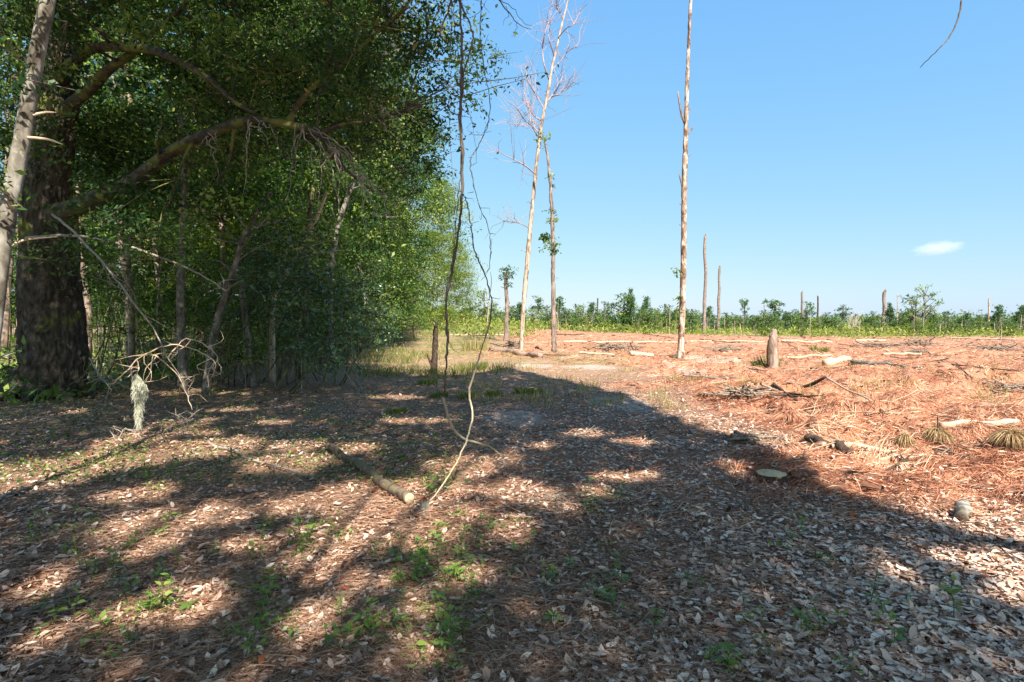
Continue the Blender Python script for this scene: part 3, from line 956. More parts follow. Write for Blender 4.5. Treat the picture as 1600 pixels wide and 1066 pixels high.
# ------------------------------------------------------------------ the oaks behind the camera whose shade lies on the litter
LIGHT = [(240, 678, 34, 22), (40, 742, 85, 20), (170, 718, 75, 12), (330, 698, 75, 11), (215, 770, 38, 11), (310, 805, 55, 13), (450, 722, 55, 10), (555, 778, 60, 17), (615, 795, 55, 26), (480, 786, 40, 12),
         (510, 873, 42, 22), (572, 905, 26, 14), (490, 965, 40, 22), (290, 940, 50, 20), (570, 832, 80, 16), (722, 727, 42, 17), (800, 767, 34, 13), (850, 778, 25, 12), (920, 767, 20, 7),
         (660, 838, 45, 18), (650, 940, 20, 15), (790, 830, 28, 9), (942, 745, 20, 6), (868, 790, 26, 9), (1000, 742, 18, 5), (912, 677, 28, 5), (1137, 727, 16, 9), (1390, 890, 24, 9),
         (90, 905, 55, 12), (225, 850, 45, 14), (720, 895, 30, 14), (650, 657, 45, 4), (470, 697, 40, 6), (130, 968, 40, 12), (640, 760, 30, 8), (700, 765, 35, 9), (985, 690, 26, 4),
         (1570, 880, 75, 18), (1590, 925, 70, 20), (1480, 872, 40, 9), (740, 800, 24, 7), (390, 850, 24, 9), (560, 700, 36, 7), (430, 660, 30, 3), (360, 640, 30, 3), (620, 620, 40, 3), (290, 612, 30, 4)]
LE = []
for i_, (px, py, rx, ry) in enumerate(LIGHT):
    rx, ry = (rx * 1.3, ry * 1.35) if i_ < 15 else (rx * 1.1, ry * 1.1)
    c = G(px, py)
    LE.append((c[0], c[1], abs(G(px + rx, py)[0] - c[0]), max(.17, .55 * abs(G(px, py - ry)[1] - G(px, py + ry)[1]))))
EDGE = [G(*q)[:2] for q in ((640, 588), (740, 583), (790, 574), (860, 590), (930, 606), (1000, 628), (1050, 660), (1110, 668), (1150, 690), (1190, 700), (1240, 745), (1310, 770), (1370, 785), (1430, 800), (1500, 818), (1600, 838))]
POLY = [tuple(e) for e in EDGE] + [(5.6, 3.6), (5.4, 1.4), (3.0, 1.2), (-4, 1.2), (-9, 5), (-12, 12), (-11, 21), (-6.5, 21)]
def inpoly(x, y, poly):
    c = np.zeros(len(x), bool)
    j = len(poly) - 1
    for i in range(len(poly)):
        xi, yi = poly[i]
        xj, yj = poly[j]
        c ^= ((yi > y) != (yj > y)) & (x < (xj - xi) * (y - yi) / (yj - yi + 1e-12) + xi)
        j = i
    return c

def shade_oaks():
    g = np.random.default_rng(90)
    n = 215000
    gx, gy = g.uniform(-12, 6, n), g.uniform(1, 23, n)
    wob = .35
    ok = inpoly(gx + wob * fbm(gx * 1.6, gy * 1.6, 92), gy + wob * 1.5 * fbm(gx * 1.6, gy * 1.6, 93), POLY)
    lit = np.zeros(n)
    nz = fbm(gx * 3.2, gy * 2.2, 95)
    for cx, cy, ex, ey in LE:
        lit = np.maximum(lit, sst(1.35, .75, ((gx - cx) / (ex + .05)) ** 2 + ((gy - cy) / (ey + .04)) ** 2 + nz * .5))
    small = (fbm(gx * 2.1, gy * 1.1, 97) > .50) & (gx < .6)
    ok &= (lit < .5) & ~small
    gx, gy = gx[ok], gy[ok]
    zc = 11 + 2.2 * fbm(gx * .5, gy * .5, 98)
    # clumps: leaf heights vary from spray to spray
    z = zc + g.normal(0, .7, len(gx))
    t = z / SDIR[2]
    p = np.stack([gx, gy, 0 * gx], 1) + SDIR[None] * t[:, None]
    cx = [(-7.5, -9.5), (1.2, -12.0)]
    own = (np.hypot(p[:, 0] - cx[0][0], (p[:, 1] - cx[0][1]) * .5) < np.hypot(p[:, 0] - cx[1][0], (p[:, 1] - cx[1][1]) * .5))
    labs = ['spreading oak standing behind the viewer whose shade covers the left litter', 'spreading oak behind the viewer whose shade covers the right litter']
    for i in (0, 1):
        q = p[own if i == 0 else ~own]
        root = empty('shade_oak', (0, 0, 0), labs[i], 'tree')
        lf, t_ = MB(), MB()
        lf.add(*leaves(q, np.where(q[:, 0] - SDIR[0] / SDIR[2] * q[:, 2] > .3, .172, .15), g, .5, .66, rnd=g.random(len(q)) * .94))
        b = onground(*cx[i], -.1)
        top = np.array([cx[i][0], cx[i][1] + 1.5, 9.5])
        t_.tube([b, b * .6 + top * .4 + [.2, 0, 0], top], [.5, .4, .28], 20, sub=8, disp=bark_disp(.03, 9, 2, 40 + i))
        for k in range(13):
            e = q[int(g.integers(len(q)))] - [0, 0, .3]
            s0 = top - [0, 0, g.uniform(0, 3.5)]
            t_.tube([s0, s0 * .55 + e * .45 + g.normal(0, .4, 3), e], [.08, .03, .010], 7, sub=5, caps=False)
        t_.build('trunk', M['oak_bark'], root)
        if i == 1:                       # the bare drooping twigs that hang into the top of the view
            tw = MB()
            for L, r in HANG:
                tw = MB()
                tw.tube(px_path(L), np.linspace(r, r * .35, len(L)), 6, sub=4, jit=.004, seed=len(L))
                tw.build('drooping_twig', M['vine'], root)
            m = MB()
            m.tube([top, P(560, -520, 5.5), P(700, -120, 5.8), P(712, 4, 5.8)], [.045, .04, .025, .016], 8, sub=6)
            m.tube([top, P(1500, -620, 5.5), P(1530, -200, 5.5), P(1503, 0, 5.5)], [.04, .03, .015, .009], 8, sub=6)
            m.build('drooping_branch', M['vine'], root)
        lf.build('crown', M['thin_oak_leaf'], root, smooth=False)
HD = 5.8
HANG = [([(705, 0, HD), (697, 26, HD), (689, 45, HD), (690, 56, HD), (699, 64, HD)], .012),
        ([(700, -10, HD), (686, 15, HD), (678, 32, HD), (673, 55, HD)], .007),
        ([(712, 0, HD), (706, 30, HD), (704, 60, HD), (702, 90, HD)], .004),
        ([(770, -12, HD), (786, 8, HD), (800, 25, HD), (808, 36, HD), (830, 46, HD)], .007),
        ([(775, -4, HD), (800, 12, HD), (815, 32, HD), (833, 42, HD)], .004),
        ([(790, 10, HD), (795, 25, HD), (788, 30, HD), (786, 40, HD)], .003), ([(808, 34, HD), (806, 46, HD), (799, 58, HD)], .003),
        ([(700, 10, HD), (720, 30, HD), (748, 20, HD), (764, -10, HD)], .004),
        ([(1503, 0, 5.5), (1499, 22, 5.5), (1490, 48, 5.5), (1474, 70, 5.5), (1455, 88, 5.5), (1437, 106, 5.5)], .0085),
        ([(689, 40, HD), (680, 60, HD), (676, 90, HD), (670, 110, HD)], .003), ([(752, 0, HD), (757, 10, HD), (766, 22, HD)], .003)]
shade_oaks()

# ------------------------------------------------------------------ hanging vines
def vine(lab, L, r, m='vine', twigs=(), seed=1, pale=None):
    o = empty('hanging_vine', (0, 0, 0), lab, 'vine')
    t = MB()
    pts = px_path(L)
    gg = np.random.default_rng(seed + 50)
    pts, rr = smooth_path(pts, np.broadcast_to(np.asarray(r, float), (len(pts),)).copy(), 8)
    rr = rr * .72 * (1 + .22 * gg.normal(size=len(rr)).clip(-1, 2)) * np.where(gg.random(len(rr)) < .08, 1.5, 1)
    t.tube(pts, rr, 9, jit=.004, seed=seed)
    for q in range(int(len(pts) / 9)):
        j = int(gg.integers(2, len(pts) - 2))
        e = pts[j] + unit(gg.normal(size=3) * [1, .6, .6]) * gg.uniform(.04, .16)
        t.tube([pts[j], e, e + gg.normal(0, .03, 3)], [rr[j] * .35 + .001, .0018, .001], 4, caps=False)
    for T in twigs:
        t.tube(px_path(T), np.linspace(.004, .0015, len(T)), 5, sub=3)
    t.build('stem', M[m], o)
    if pale:
        t = MB()
        q = px_path(pale[0])
        t.tube(q, pale[1], 8, sub=6, jit=.003, seed=seed + 9)
        t.build('bare_stem', M['pale_vine'], o)
VD = 6.2
vine('thickest dark hanging vine, curling pale along the ground at its foot',
     [(716, -40, 5.8), (720, 30, 5.8), (722, 100, 5.8), (720, 180, 5.8), (722, 260, 5.9), (719, 340, 5.9), (707, 420, 6), (697, 470, 6), (699, 520, 6.1), (697, 580, 6.2), (692, 622, 6.3)],
     [.014, .015, .018, .021, .020, .017, .017, .018, .017, .014, .013], twigs=([(700, 530, 6.1), (708, 546, 6.1), (718, 552, 6.1)],),
     pale=([(692, 620, 6.3), (698, 642, 6.35), (706, 666, 6.4), (722, 684, 6.5), (745, 692, 6.6), (768, 700, 6.7), (800, 727, 6.75)], [.016, .015, .015, .014, .012, .009, .005]), seed=2)
vine('dark vine arching from the drooping branch onto the thickest vine', [(708, -20, 5.8), (722, 12, 5.8), (734, 36, 5.8), (739, 60, 5.8), (731, 92, 5.8), (723, 122, 5.8), (719, 190, 5.84), (724, 250, 5.86)], [.011, .013, .012, .011, .010, .009, .007, .004], seed=3)
vine('thin vine that leaves the thickest one and reaches the ground by the log end',
     [(721, 300, 5.9), (730, 318, 5.8), (735, 350, 5.7), (742, 392, 5.7), (756, 425, 5.6), (767, 465, 5.6), (765, 505, 5.6), (750, 552, 5.6)], [.006, .008, .008, .009, .0095, .011, .009, .008],
     twigs=([(764, 470, 5.6), (768, 440, 5.6), (766, 425, 5.6)],),
     pale=([(750, 552, 5.6), (742, 580, 5.55), (733, 612, 5.5), (738, 650, 5.4), (728, 690, 5.25), (712, 725, 5.1), (690, 760, 5.0), (655, 803, 4.85)], [.008, .009, .010, .009, .008, .008, .007, .006]), seed=4)
vine('slender crooked vine hanging free to the right of the thick ones',
     [(756, -30, 5.8), (751, 25, 5.8), (752, 70, 5.8), (758, 115, 5.8), (765, 150, 5.8), (763, 190, 5.8), (757, 208, 5.8), (744, 235, 5.8), (735, 252, 5.8), (740, 290, 5.8), (750, 325, 5.8), (762, 352, 5.8), (767, 390, 5.8), (763, 422, 5.8), (752, 438, 5.8)],
     [.004, .005, .005, .005, .005, .005, .006, .0065, .0065, .005, .005, .005, .005, .004, .002], twigs=([(764, 188, 5.8), (757, 206, 5.8), (768, 205, 5.8)], [(740, 300, 5.8), (730, 302, 5.8)], [(765, 365, 5.8), (775, 366, 5.8)]), seed=5)
vine('hair-thin straight vine hanging left of the thickest vine', [(706, -10, 5.9), (705, 60, 5.9), (700, 150, 5.9), (705, 240, 5.9), (711, 330, 5.9), (709, 400, 5.9)], .0028, seed=6)
vine('slim vine twisting tightly round the thickest vine', [(708, 20, 5.8), (716, 80, 5.78), (724, 130, 5.78), (717, 190, 5.77), (725, 240, 5.78), (716, 300, 5.86), (713, 350, 5.86), (704, 430, 5.98)], [.006, .007, .008, .009, .008, .007, .006, .004], seed=12)
vine('hair-thin kinked vine hanging between the two thicker vines', [(724, 140, 5.9), (730, 165, 5.9), (738, 190, 5.9), (741, 215, 5.9), (745, 235, 5.9)], .0025, seed=7)

# ------------------------------------------------------------------ dead branches and the hanging moss by the oak
def twiggy(name, lab, cat, paths, m, ntw=10, tl=.35, seed=1, group=None, tr=.006, low=0):
    g = np.random.default_rng(seed)
    o = empty(name, (0, 0, 0), lab, cat, group)
    for k, (L, r0, r1) in enumerate(paths):
        t = MB()
        pts = px_path(L) if len(L[0]) == 3 and L[0][0] > 30 or k < 0 else np.array(L, float)
        pts = t.tube(pts, np.linspace(r0, r1, len(pts)), 8, sub=5, jit=.006, seed=seed + k)
        for j in range(ntw if k == 0 else ntw // 2):
            a = pts[int(g.integers(len(pts) // 3, len(pts)))]
            d1 = unit(g.normal(size=3) * [1, .8, .8] - [0, 0, low]) * tl * g.uniform(.4, 1)
            b = a + d1
            c = b + unit(d1 + g.normal(0, .3, 3)) * tl * .5
            t.tube([a, (a + b) / 2 + g.normal(0, .02, 3), b, c], [tr, tr * .8, tr * .6, tr * .3], 5, sub=2, caps=False)
            if g.random() < .6:
                t.tube([b, b + unit(g.normal(size=3) + [0, 0, -low]) * tl * .5], [tr * .6, tr * .25], 4, caps=False)
        t.build('branch', M[m], o)
    return o
twiggy('hanging_branch', 'long thin pale dead branch slanting down from the oak to a twiggy tip', 'branch',
       [([(82, 335, 8.2), (115, 362, 8.0), (150, 398, 7.8), (180, 435, 7.7), (212, 478, 7.6), (240, 515, 7.6), (262, 560, 7.6)], .018, .007)], 'stick', 9, .45, 11, low=.6)
twiggy('dead_branch', 'bleached twiggy dead branch that carries the hanging moss', 'branch',
       [([(175, 600, 7.6), (200, 578, 7.6), (222, 556, 7.6), (250, 560, 7.6), (285, 600, 7.6), (300, 640, 7.6)], .010, .005),
        ([(222, 556, 7.6), (260, 540, 7.5), (300, 545, 7.5), (335, 565, 7.4), (330, 590, 7.4)], .009, .004), ([(215, 560, 7.6), (216, 580, 7.6), (215, 598, 7.6)], .007, .005),
        ([(262, 560, 7.6), (290, 530, 7.6), (330, 545, 7.6), (345, 575, 7.5)], .009, .004)], 'pale_wood', 9, .30, 12, low=.6)
twiggy('long_branch', 'long pale curving branch reaching right from the oak across the saplings', 'branch',
       [([(40, 372, 10.5), (110, 368, 10.3), (190, 382, 10), (250, 402, 9.8), (305, 425, 9.6), (335, 442, 9.5), (353, 455, 9.5)], .028, .010)], 'stick', 6, .4, 13)
twiggy('dead_branch', 'tangled pale dead twigs lying in front of the hanging moss', 'branch',
       [([(150, 690, 7.9), (165, 668, 7.8), (185, 690, 7.6), (215, 700, 7.6), (245, 694, 7.6), (275, 690, 7.6)], .009, .004), ([(185, 690, 7.6), (195, 670, 7.7), (225, 685, 7.6)], .007, .003),
        ([(140, 668, 8), (155, 690, 7.9), (160, 705, 7.8)], .006, .003)], 'stick', 12, .25, 14, low=-.2)
twiggy('dead_branch', 'small broken dead twig standing in the litter right of the hanging moss', 'branch', [([(290, 690, 7.7), (285, 670, 7.7), (292, 655, 7.7)], .007, .004)], 'stick', 9, .22, 15, low=-.4)
twiggy('dead_branch', 'pale dead twigs leaning against the right foot of the oak', 'branch', [([(140, 560, 11), (155, 585, 10.6), (175, 610, 10.2)], .02, .006), ([(135, 600, 11), (165, 590, 10.6), (190, 600, 10.3)], .012, .004)], 'stick', 12, .5, 16, low=.3)
twiggy('dead_branch', 'arching dead twigs at the left edge of the litter below the oak', 'branch', [([(20, 600, 8), (30, 640, 7.6), (45, 670, 7.3), (70, 678, 7.1)], .009, .004), ([(0, 665, 7), (30, 680, 6.8), (60, 690, 6.7)], .008, .003)], 'stick', 10, .4, 17)

def moss():
    g = np.random.default_rng(41)
    o = MB()
    n = 4200
    t = g.random(n) ** 1.25
    c0 = P(213, 585, 7.6)
    wid = .55 * np.where(t < .45, .03 + .26 * np.minimum(1, t * 4.5) * .5, .13 * (1.1 - t) + .012)
    a = g.uniform(0, 6.28, n)
    r = wid * np.sqrt(g.random(n))
    base = np.stack([c0[0] + r * np.cos(a) + .03 * np.sin(t * 5) + .05 * t, c0[1] + r * np.sin(a), c0[2] - t * .68], 1)
    tip = base + np.stack([g.normal(0, .018, n), g.normal(0, .018, n), -g.uniform(.03, .10, n)], 1)
    o.add(*blades(base, tip, .006, g))
    b = o.build('spanish_moss', M['moss'], None, False)
    tag(b, 'pale tattered beard of moss hanging from the bleached dead branch', 'moss')
moss()

# ------------------------------------------------------------------ standing dead trees in the clearing
def stub(t, a, b, r):
    t.tube([a, (a + b) / 2 + np.array([0, 0, -.02 * np.linalg.norm(b - a)]), b], [r, r * .8, r * .45], 6, sub=2)

def tall_dead_pine():
    d = 27.5
    o = empty('dead_pine', (0, 0, 0), 'tall straight dead pine with patchy bark and short broken stubs', 'dead tree')
    L = [(1063, 566, 13), (1064, 540, 10), (1066, 480, 9.2), (1068, 400, 8.6), (1069, 300, 8), (1071, 230, 7), (1072, 190, 6.4), (1073, 150, 5.4), (1075, 100, 5), (1077, 50, 4.5), (1079, 0, 4), (1081, -40, 4), (1084, -75, 2)]
    b = G(1063, 561)
    pts = np.array([P(a, y, b[1]) for a, y, _ in L])
    pts[0][2] = b[2] - .15
    t = MB()
    p2, r2 = smooth_path(pts, np.array([pr(q[2], b[1]) for q in L]), 14)
    t.tube(p2, r2, 22, disp=bark_disp(.022, 12, 1.6, 51))
    t.build('trunk', M['dead_trunk'], o)
    D = b[1]
    for L2, r in (([(1070, 193), (1064, 175), (1059, 143)], .055), ([(1072, 188), (1076, 175), (1079, 168)], .04), ([(1072, 212), (1078, 206), (1083, 199)], .045), ([(1068, 300), (1065, 288), (1061, 272)], .045),
                  ([(1068, 318), (1064, 320), (1062, 318)], .03), ([(1075, 122), (1079, 119), (1081, 117)], .03), ([(1074, 245), (1077, 243), (1080, 241)], .025), ([(1066, 350), (1063, 352), (1061, 350)], .02),
                  ([(1071, 193), (1066, 186), (1063, 180)], .03), ([(1070, 258), (1073, 250), (1076, 243)], .02)):
        m = MB()
        m.tube(px_path([(a, y, D) for a, y in L2]), [r, r * .8, r * .5], 7, sub=3)
        m.build('branch_stub', M['snag_bark'], o)
    lf, g = MB(), np.random.default_rng(2)
    for a, y in ((1058, 425), (1060, 428), (1058, 466), (1062, 467), (1060, 482), (1059, 505), (1062, 500)):
        lf.add(*leaves(P(a, y, D) + g.normal(0, .10, (14, 3)), .16, g, aspect=.45))
    lf.build('ivy_leaves', M['wood_leaf'], o, smooth=False)
    return b
B1 = tall_dead_pine()

def leaning_pine():
    b = G(815, 545)
    D = b[1]
    g = np.random.default_rng(4)
    o = empty('dead_pine', (0, 0, 0), 'tall leaning pale dead pine with a fan of fine bare twigs', 'dead tree')
    L = [(815, 550, 11), (815, 542, 9), (818, 480, 8.4), (823, 420, 7.8), (829, 350, 7), (836, 280, 6.3), (842, 225, 5.8), (848, 185, 5.3), (856, 145, 4.7), (863, 105, 4.1), (871, 70, 3.6), (880, 30, 3.1), (888, 0, 2.7), (897, -40, 2.8), (905, -80, 1.5)]
    pts = np.array([P(a, y, D) for a, y, _ in L])
    pts[0][2] = b[2] - .15
    t = MB()
    p2, r2 = smooth_path(pts, np.array([pr(q[2] * .85, D) for q in L]), 12)
    t.tube(p2, r2, 20, disp=bark_disp(.02, 9, 1.3, 53))
    t.build('trunk', M['white_trunk'], o)
    main = [([(845, 212), (835, 200), (820, 188), (808, 170), (796, 160)], .05), ([(848, 190), (834, 180), (825, 165), (818, 140), (815, 115)], .05), ([(850, 170), (838, 150), (826, 128), (820, 100)], .045),
            ([(851, 165), (862, 152), (872, 148), (886, 138), (897, 128)], .05), ([(853, 160), (866, 145), (876, 128), (880, 112)], .05), ([(858, 125), (850, 100), (848, 75), (852, 50), (858, 30)], .05),
            ([(862, 110), (876, 95), (888, 80), (902, 70), (910, 55)], .04), ([(866, 88), (858, 60), (855, 35)], .04), ([(872, 60), (884, 45), (896, 38), (905, 20)], .035), ([(836, 272), (822, 260), (808, 252), (790, 243), (778, 236)], .05),
            ([(846, 205), (836, 190), (822, 196), (806, 196)], .035), ([(826, 356), (814, 350), (802, 347), (788, 346)], .03), ([(842, 215), (830, 195), (828, 170)], .04), ([(880, 30), (870, 10), (868, -15)], .03), ([(835, 276), (820, 270), (814, 266)], .02)]
    for L2, r in main:
        m = MB()
        q = px_path([(a, y, D + g.uniform(-1, 1) * k) for k, (a, y) in enumerate(L2)])
        q = m.tube(q, np.linspace(r * .9, .012, len(q)), 6, sub=4, caps=False)
        if r > .028:
            for k in range(15):
                a = q[int(g.integers(len(q) // 4, len(q)))]
                dr = unit(unit(q[-1] - q[0]) + g.normal(0, .75, 3) + [0, 0, .35]) * g.choice([.4, .8, 1.4, 2.2])
                e1 = a + dr * .45 + g.normal(0, .12, 3)
                m.tube([a, e1, a + dr + g.normal(0, .12, 3) + [0, 0, .12]], [.017, .012, .005], 3, caps=False)
                if g.random() < .5:
                    m.tube([e1, e1 + unit(dr + g.normal(0, .8, 3)) * .6], [.011, .004], 3, caps=False)
        m.build('branch', M['pink_twig'], o)
    for a, y0 in ((823, 395), (832, 320)):
        m = MB()
        m.tube(px_path([(a, y0, D), (a - 6, y0 - 5, D), (a - 9, y0 - 3, D)]), [.03, .02, .012], 5)
        m.build('branch_stub', M['snag_bark'], o)
    lf = MB()
    lf.add(*leaves(P(846, 216, D) + g.normal(0, .22, (60, 3)), .2, g))
    lf.build('ivy_leaves', M['pale_leaf'], o, smooth=False)
    # the ivy-clad companion
    b = G(866, 547)
    D = b[1]
    o = empty('ivy_snag', (0, 0, 0), 'thin crooked snag with ivy leaves halfway up, beside the leaning dead pine', 'dead tree')
    t = MB()
    L = [(866, 550, 9), (865, 500, 7), (864, 440, 6), (864, 380, 6), (862, 320, 5), (860, 290, 4.5), (858, 265, 3.5), (855, 240, 3), (851, 222, 2)]
    p2, r2 = smooth_path(np.array([P(a, y, D) for a, y, _ in L]), np.array([pr(q[2], D) for q in L]), 8)
    p2 = p2 + g.normal(0, .012, p2.shape)
    t.tube(p2, r2, 12, disp=bark_disp(.025, 12, 2, 55))
    for k in range(14):
        j = int(g.integers(12, len(p2)))
        t.tube([p2[j], p2[j] + unit(g.normal(size=3)) * .35], [.012, .005], 4, caps=False)
    t.build('trunk', M['snag_bark'], o)
    lf, tw = MB(), MB()
    for a, y, r, k in ((864, 345, .25, 70), (862, 385, .3, 90), (855, 370, .28, 90), (849, 372, .16, 60), (868, 395, .22, 60), (863, 330, .2, 50), (856, 380, .2, 40), (861, 275, .15, 20), (865, 290, .12, 20)):
        leafy(lf, tw, P(a, y, D), r, k, .15, g, aspect=.6)
    tw.build('ivy_stem', M['vine'], o)
    lf.build('ivy_leaves', M['wood_leaf'], o, smooth=False)
leaning_pine()

def snag(lab, px, base, top, wb, wt, m='snag_bark', dx=0, ragged=True, stubs=0, seed=0, group=None, ivy=None, d=None):
    g = np.random.default_rng(300 + seed)
    b = G(px, base) if d is None else onground(*(P(px, 500, d)[:2]))
    D = b[1]
    o = empty('dead_snag', (0, 0, 0), lab, 'dead tree', group)
    tp = P(px + dx, top, D)
    bb = b.copy()
    bb[2] -= .15
    k = 7
    pts = np.array([bb + (tp - bb) * t for t in np.linspace(0, 1, k)])
    pts[1:-1] += g.normal(0, .012 * (tp[2] - b[2]) / 2, (k - 2, 3)) * [1, 1, 0]
    rad = np.interp(np.linspace(0, 1, k), [0, .08, 1], [pr(wb, D) * 1.35, pr(wb, D), pr(wt, D)])
    t = MB()
    p2, r2 = smooth_path(pts, rad, 5)
    t.tube(p2, r2, 14 if D < 60 else 8, disp=bark_disp(min(.03, pr(wb, D) * .25), 10, 2, seed))
    if ragged:                    # splintered top
        for q in range(4):
            e = tp + [g.normal(0, .3) * pr(wt, D) * 2, 0, g.uniform(.2, .9) * pr(wb, D) * 2.5]
            t.tube([tp + g.normal(0, .4, 3) * pr(wt, D) * [1, 1, 0], e], [pr(wt, D) * .55, .01], 5)
    t.build('trunk', M[m], o)
    for q in range(stubs):
        m_ = MB()
        j = int(g.integers(len(p2) // 3, len(p2)))
        stub(m_, p2[j], p2[j] + unit(np.array([g.choice([-1, 1]), g.normal(0, .5), .4])) * g.uniform(.3, .9), .03)
        m_.build('branch_stub', M[m], o)
    if ivy:
        lf = MB()
        for (a, y, r, nn) in ivy:
            leafy(lf, None, P(a, y, D), r, nn, .2, g, aspect=.4)
        lf.build('ivy_leaves', M['wood_leaf'], o, smooth=False)
    return o
snag('short dead trunk with a leafy green top, left of the leaning pine', 791, 533, 425, 7.5, 5, 'snag_bark', 2, False, 1, 1, ivy=[(793, 424, .55, 150), (791, 432, .4, 90), (796, 430, .4, 60), (793, 445, .25, 50)])
snag('tall bare dead pole just right of the tall straight dead pine', 1100, 522, 369, 5.5, 4, 'snag_bark', 2, True, 2, 2)
snag('shorter dead pole with crooked bark, second right of the tall dead pine', 1122, 520, 418, 5.2, 3.2, 'snag_bark', 2.5, True, 2, 3)
snag('dead pole with a pale foot standing right of the round-topped young pine', 1253, 519, 457, 4, 3, 'snag_bark', 0, True, 5, 4)
snag('thin dark dead pole between the two poles with stubs', 1278, 519, 464, 3, 2.2, 'dark_wood', 0, True, 0, 5)
snag('thick dark broken dead trunk left of the sparse airy tree', 1381, 519, 456, 6, 4.6, 'snag_bark', 1, True, 3, 6)
snag('tall thin pale dead stem right of the thick dark broken trunk', 1402, 519, 459, 1.8, .9, 'white_trunk', 0, False, 2, 7)
snag('pale dead stem with a tuft of stubs near the right edge of the skyline', 1545, 519, 468, 3.2, 1.6, 'white_trunk', 0, True, 5, 8)
snag('lone dark pole standing above the left treeline', 934, 517, 466, 2.6, 2, 'dark_wood', 0, False, 0, 9)
snag('thin dead pole left of the round-crowned tree by the fallen logs', 1194, 518, 477, 1.8, 1.2, 'snag_bark', 0, True, 1, 10)
snag('dark leaning stump with a side splinter in the grassy shade', 677, 586, 512, 11, 6.5, 'dark_wood', 4, True, 0, 11)  # dark wood tone: the shade on this stump is put into its colour
snag('small dark stump at the shady end of the wood, by the leaning log', 645, 527, 497, 4, 3, 'dark_wood', 1, True, 1, 12)
o = bpy.data.objects['dead_snag.010'] if 'dead_snag.010' in bpy.data.objects else None
if o:
    m = MB()
    D = G(677, 586)[1]
    m.tube(px_path([(676, 575, D), (670, 560, D), (667, 552, D)]), [.045, .035, .015], 7, sub=3)
    m.build('side_splinter', M['dark_wood'], o)

def hero_stump():
    b = G(1208, 572)
    D = b[1]
    o = empty('tall_stump', (0, 0, 0), 'tall grey broken pine stump with a pointed top and dark bark slab', 'stump')
    t = MB()
    L = [(1208, 578, 19), (1208, 566, 15), (1208, 545, 13.5), (1208, 530, 12.5), (1209, 521, 10), (1210, 514, 5)]
    pts = np.array([P(a, y, D) for a, y, _ in L])
    p2, r2 = smooth_path(pts, np.array([pr(q[2], D) for q in L]), 8)
    t.tube(p2, r2, 30, disp=bark_disp(.03, 13, 3, 61))
    t.build('trunk', M['pine_bark'], o)
    m = MB()
    m.tube(np.array([P(1202, 572, D), P(1201, 550, D - .02), P(1202, 531, D)]), [pr(7, D), pr(6, D), pr(4, D)], 10, sub=4, disp=bark_disp(.015, 16, 3, 62))
    m.build('bark_slab', M['dark_wood'], o)
hero_stump()

# ------------------------------------------------------------------ young trees, saplings and poles on the skyline
def sky_tree(seed, kind):
    g = np.random.default_rng(seed)
    root = empty('young_tree', (0, 0, 0), '', 'tree', 'young trees on the skyline')
    t, lf, bw = MB(), MB(), MB()
    H = 1.0                                    # unit height, scaled where it stands
    z = np.linspace(-.03, .95, 6)
    pts = np.stack([g.normal(0, .018, 6), g.normal(0, .018, 6), z], 1)
    t.tube(pts, .022 * (1 - .75 * z.clip(0)), 6, sub=2)
    if kind == 'lollipop':
        cl = [(g.normal(0, .09), g.normal(0, .09), g.uniform(.62, 1)) for _ in range(16)]
        cr, per = .06, 34
    elif kind == 'cone':
        cl = [((1 - k) * .30 * math.cos(a), (1 - k) * .30 * math.sin(a), .12 + .86 * k) for k, a in zip(g.random(60) ** 1.1, g.uniform(0, 6.28, 60))]
        cr, per = .07, 34
    elif kind == 'bush':
        cl = [(g.normal(0, .24), g.normal(0, .24), g.uniform(.06, .98)) for _ in range(90)]
        cl = [c for c in cl if math.hypot(c[0], c[1]) < .50 * (1.2 - c[2])]
        cr, per = .085, 34
    elif kind == 'sparse':
        cl = [(g.normal(0, .22), g.normal(0, .16), g.uniform(.35, 1)) for _ in range(24)]
        cr, per = .05, 20
    else:                                      # column
        cl = [(g.normal(0, .10), g.normal(0, .10), g.uniform(.15, 1)) for _ in range(24)]
        cr, per = .075, 34
    for c in cl:
        c = np.array(c)
        bw.tube([[0, 0, max(.05, c[2] - .18)], c], [.008, .003], 3, caps=False)
        leafy(lf, None, c, cr, per, .055 if kind != 'sparse' else .045, g, aspect=.45)
    a = t.build('trunk', M['grey_bark'], root)
    b = lf.build('crown', M[{'column': 'pale_leaf', 'sparse': 'wood_leaf', 'bush': 'wood_leaf'}.get(kind, 'pine_leaf')], root, smooth=False)
    c = bw.build('branches', M['grey_bark'], root)
    c['kind'] = 'stuff'
    kids(root, a, b, c)
    return root
KINDS = ['lollipop', 'cone', 'bush', 'sparse', 'column']
SK = {k: [sky_tree(400 + i * 3 + j, k) for j in range(2)] for i, k in enumerate(KINDS)}
SEEN = set()
def put_sky(px, top, d, kind, wide=1.0, lab=None, j=None):
    q = onground(*P(px, 500, d)[:2])
    h = (508 - top) / F * d + CZ - q[2]
    pr_ = SK[kind][int(rng.integers(2)) if j is None else j]
    sc = (h * wide, h * wide, h)
    if pr_.name in SEEN:
        o = dup(pr_, q, rng.uniform(0, 6.28), sc)
    else:
        SEEN.add(pr_.name)
        o = pr_
        o.location, o.scale = q, sc
        o.rotation_euler = (0, 0, rng.uniform(0, 6))
    if lab:
        o['label'] = lab
        if 'group' in o:
            del o['group']
    else:
        o['group'] = 'young trees on the skyline'
    o['sk'] = KINDS.index(kind)
    return o
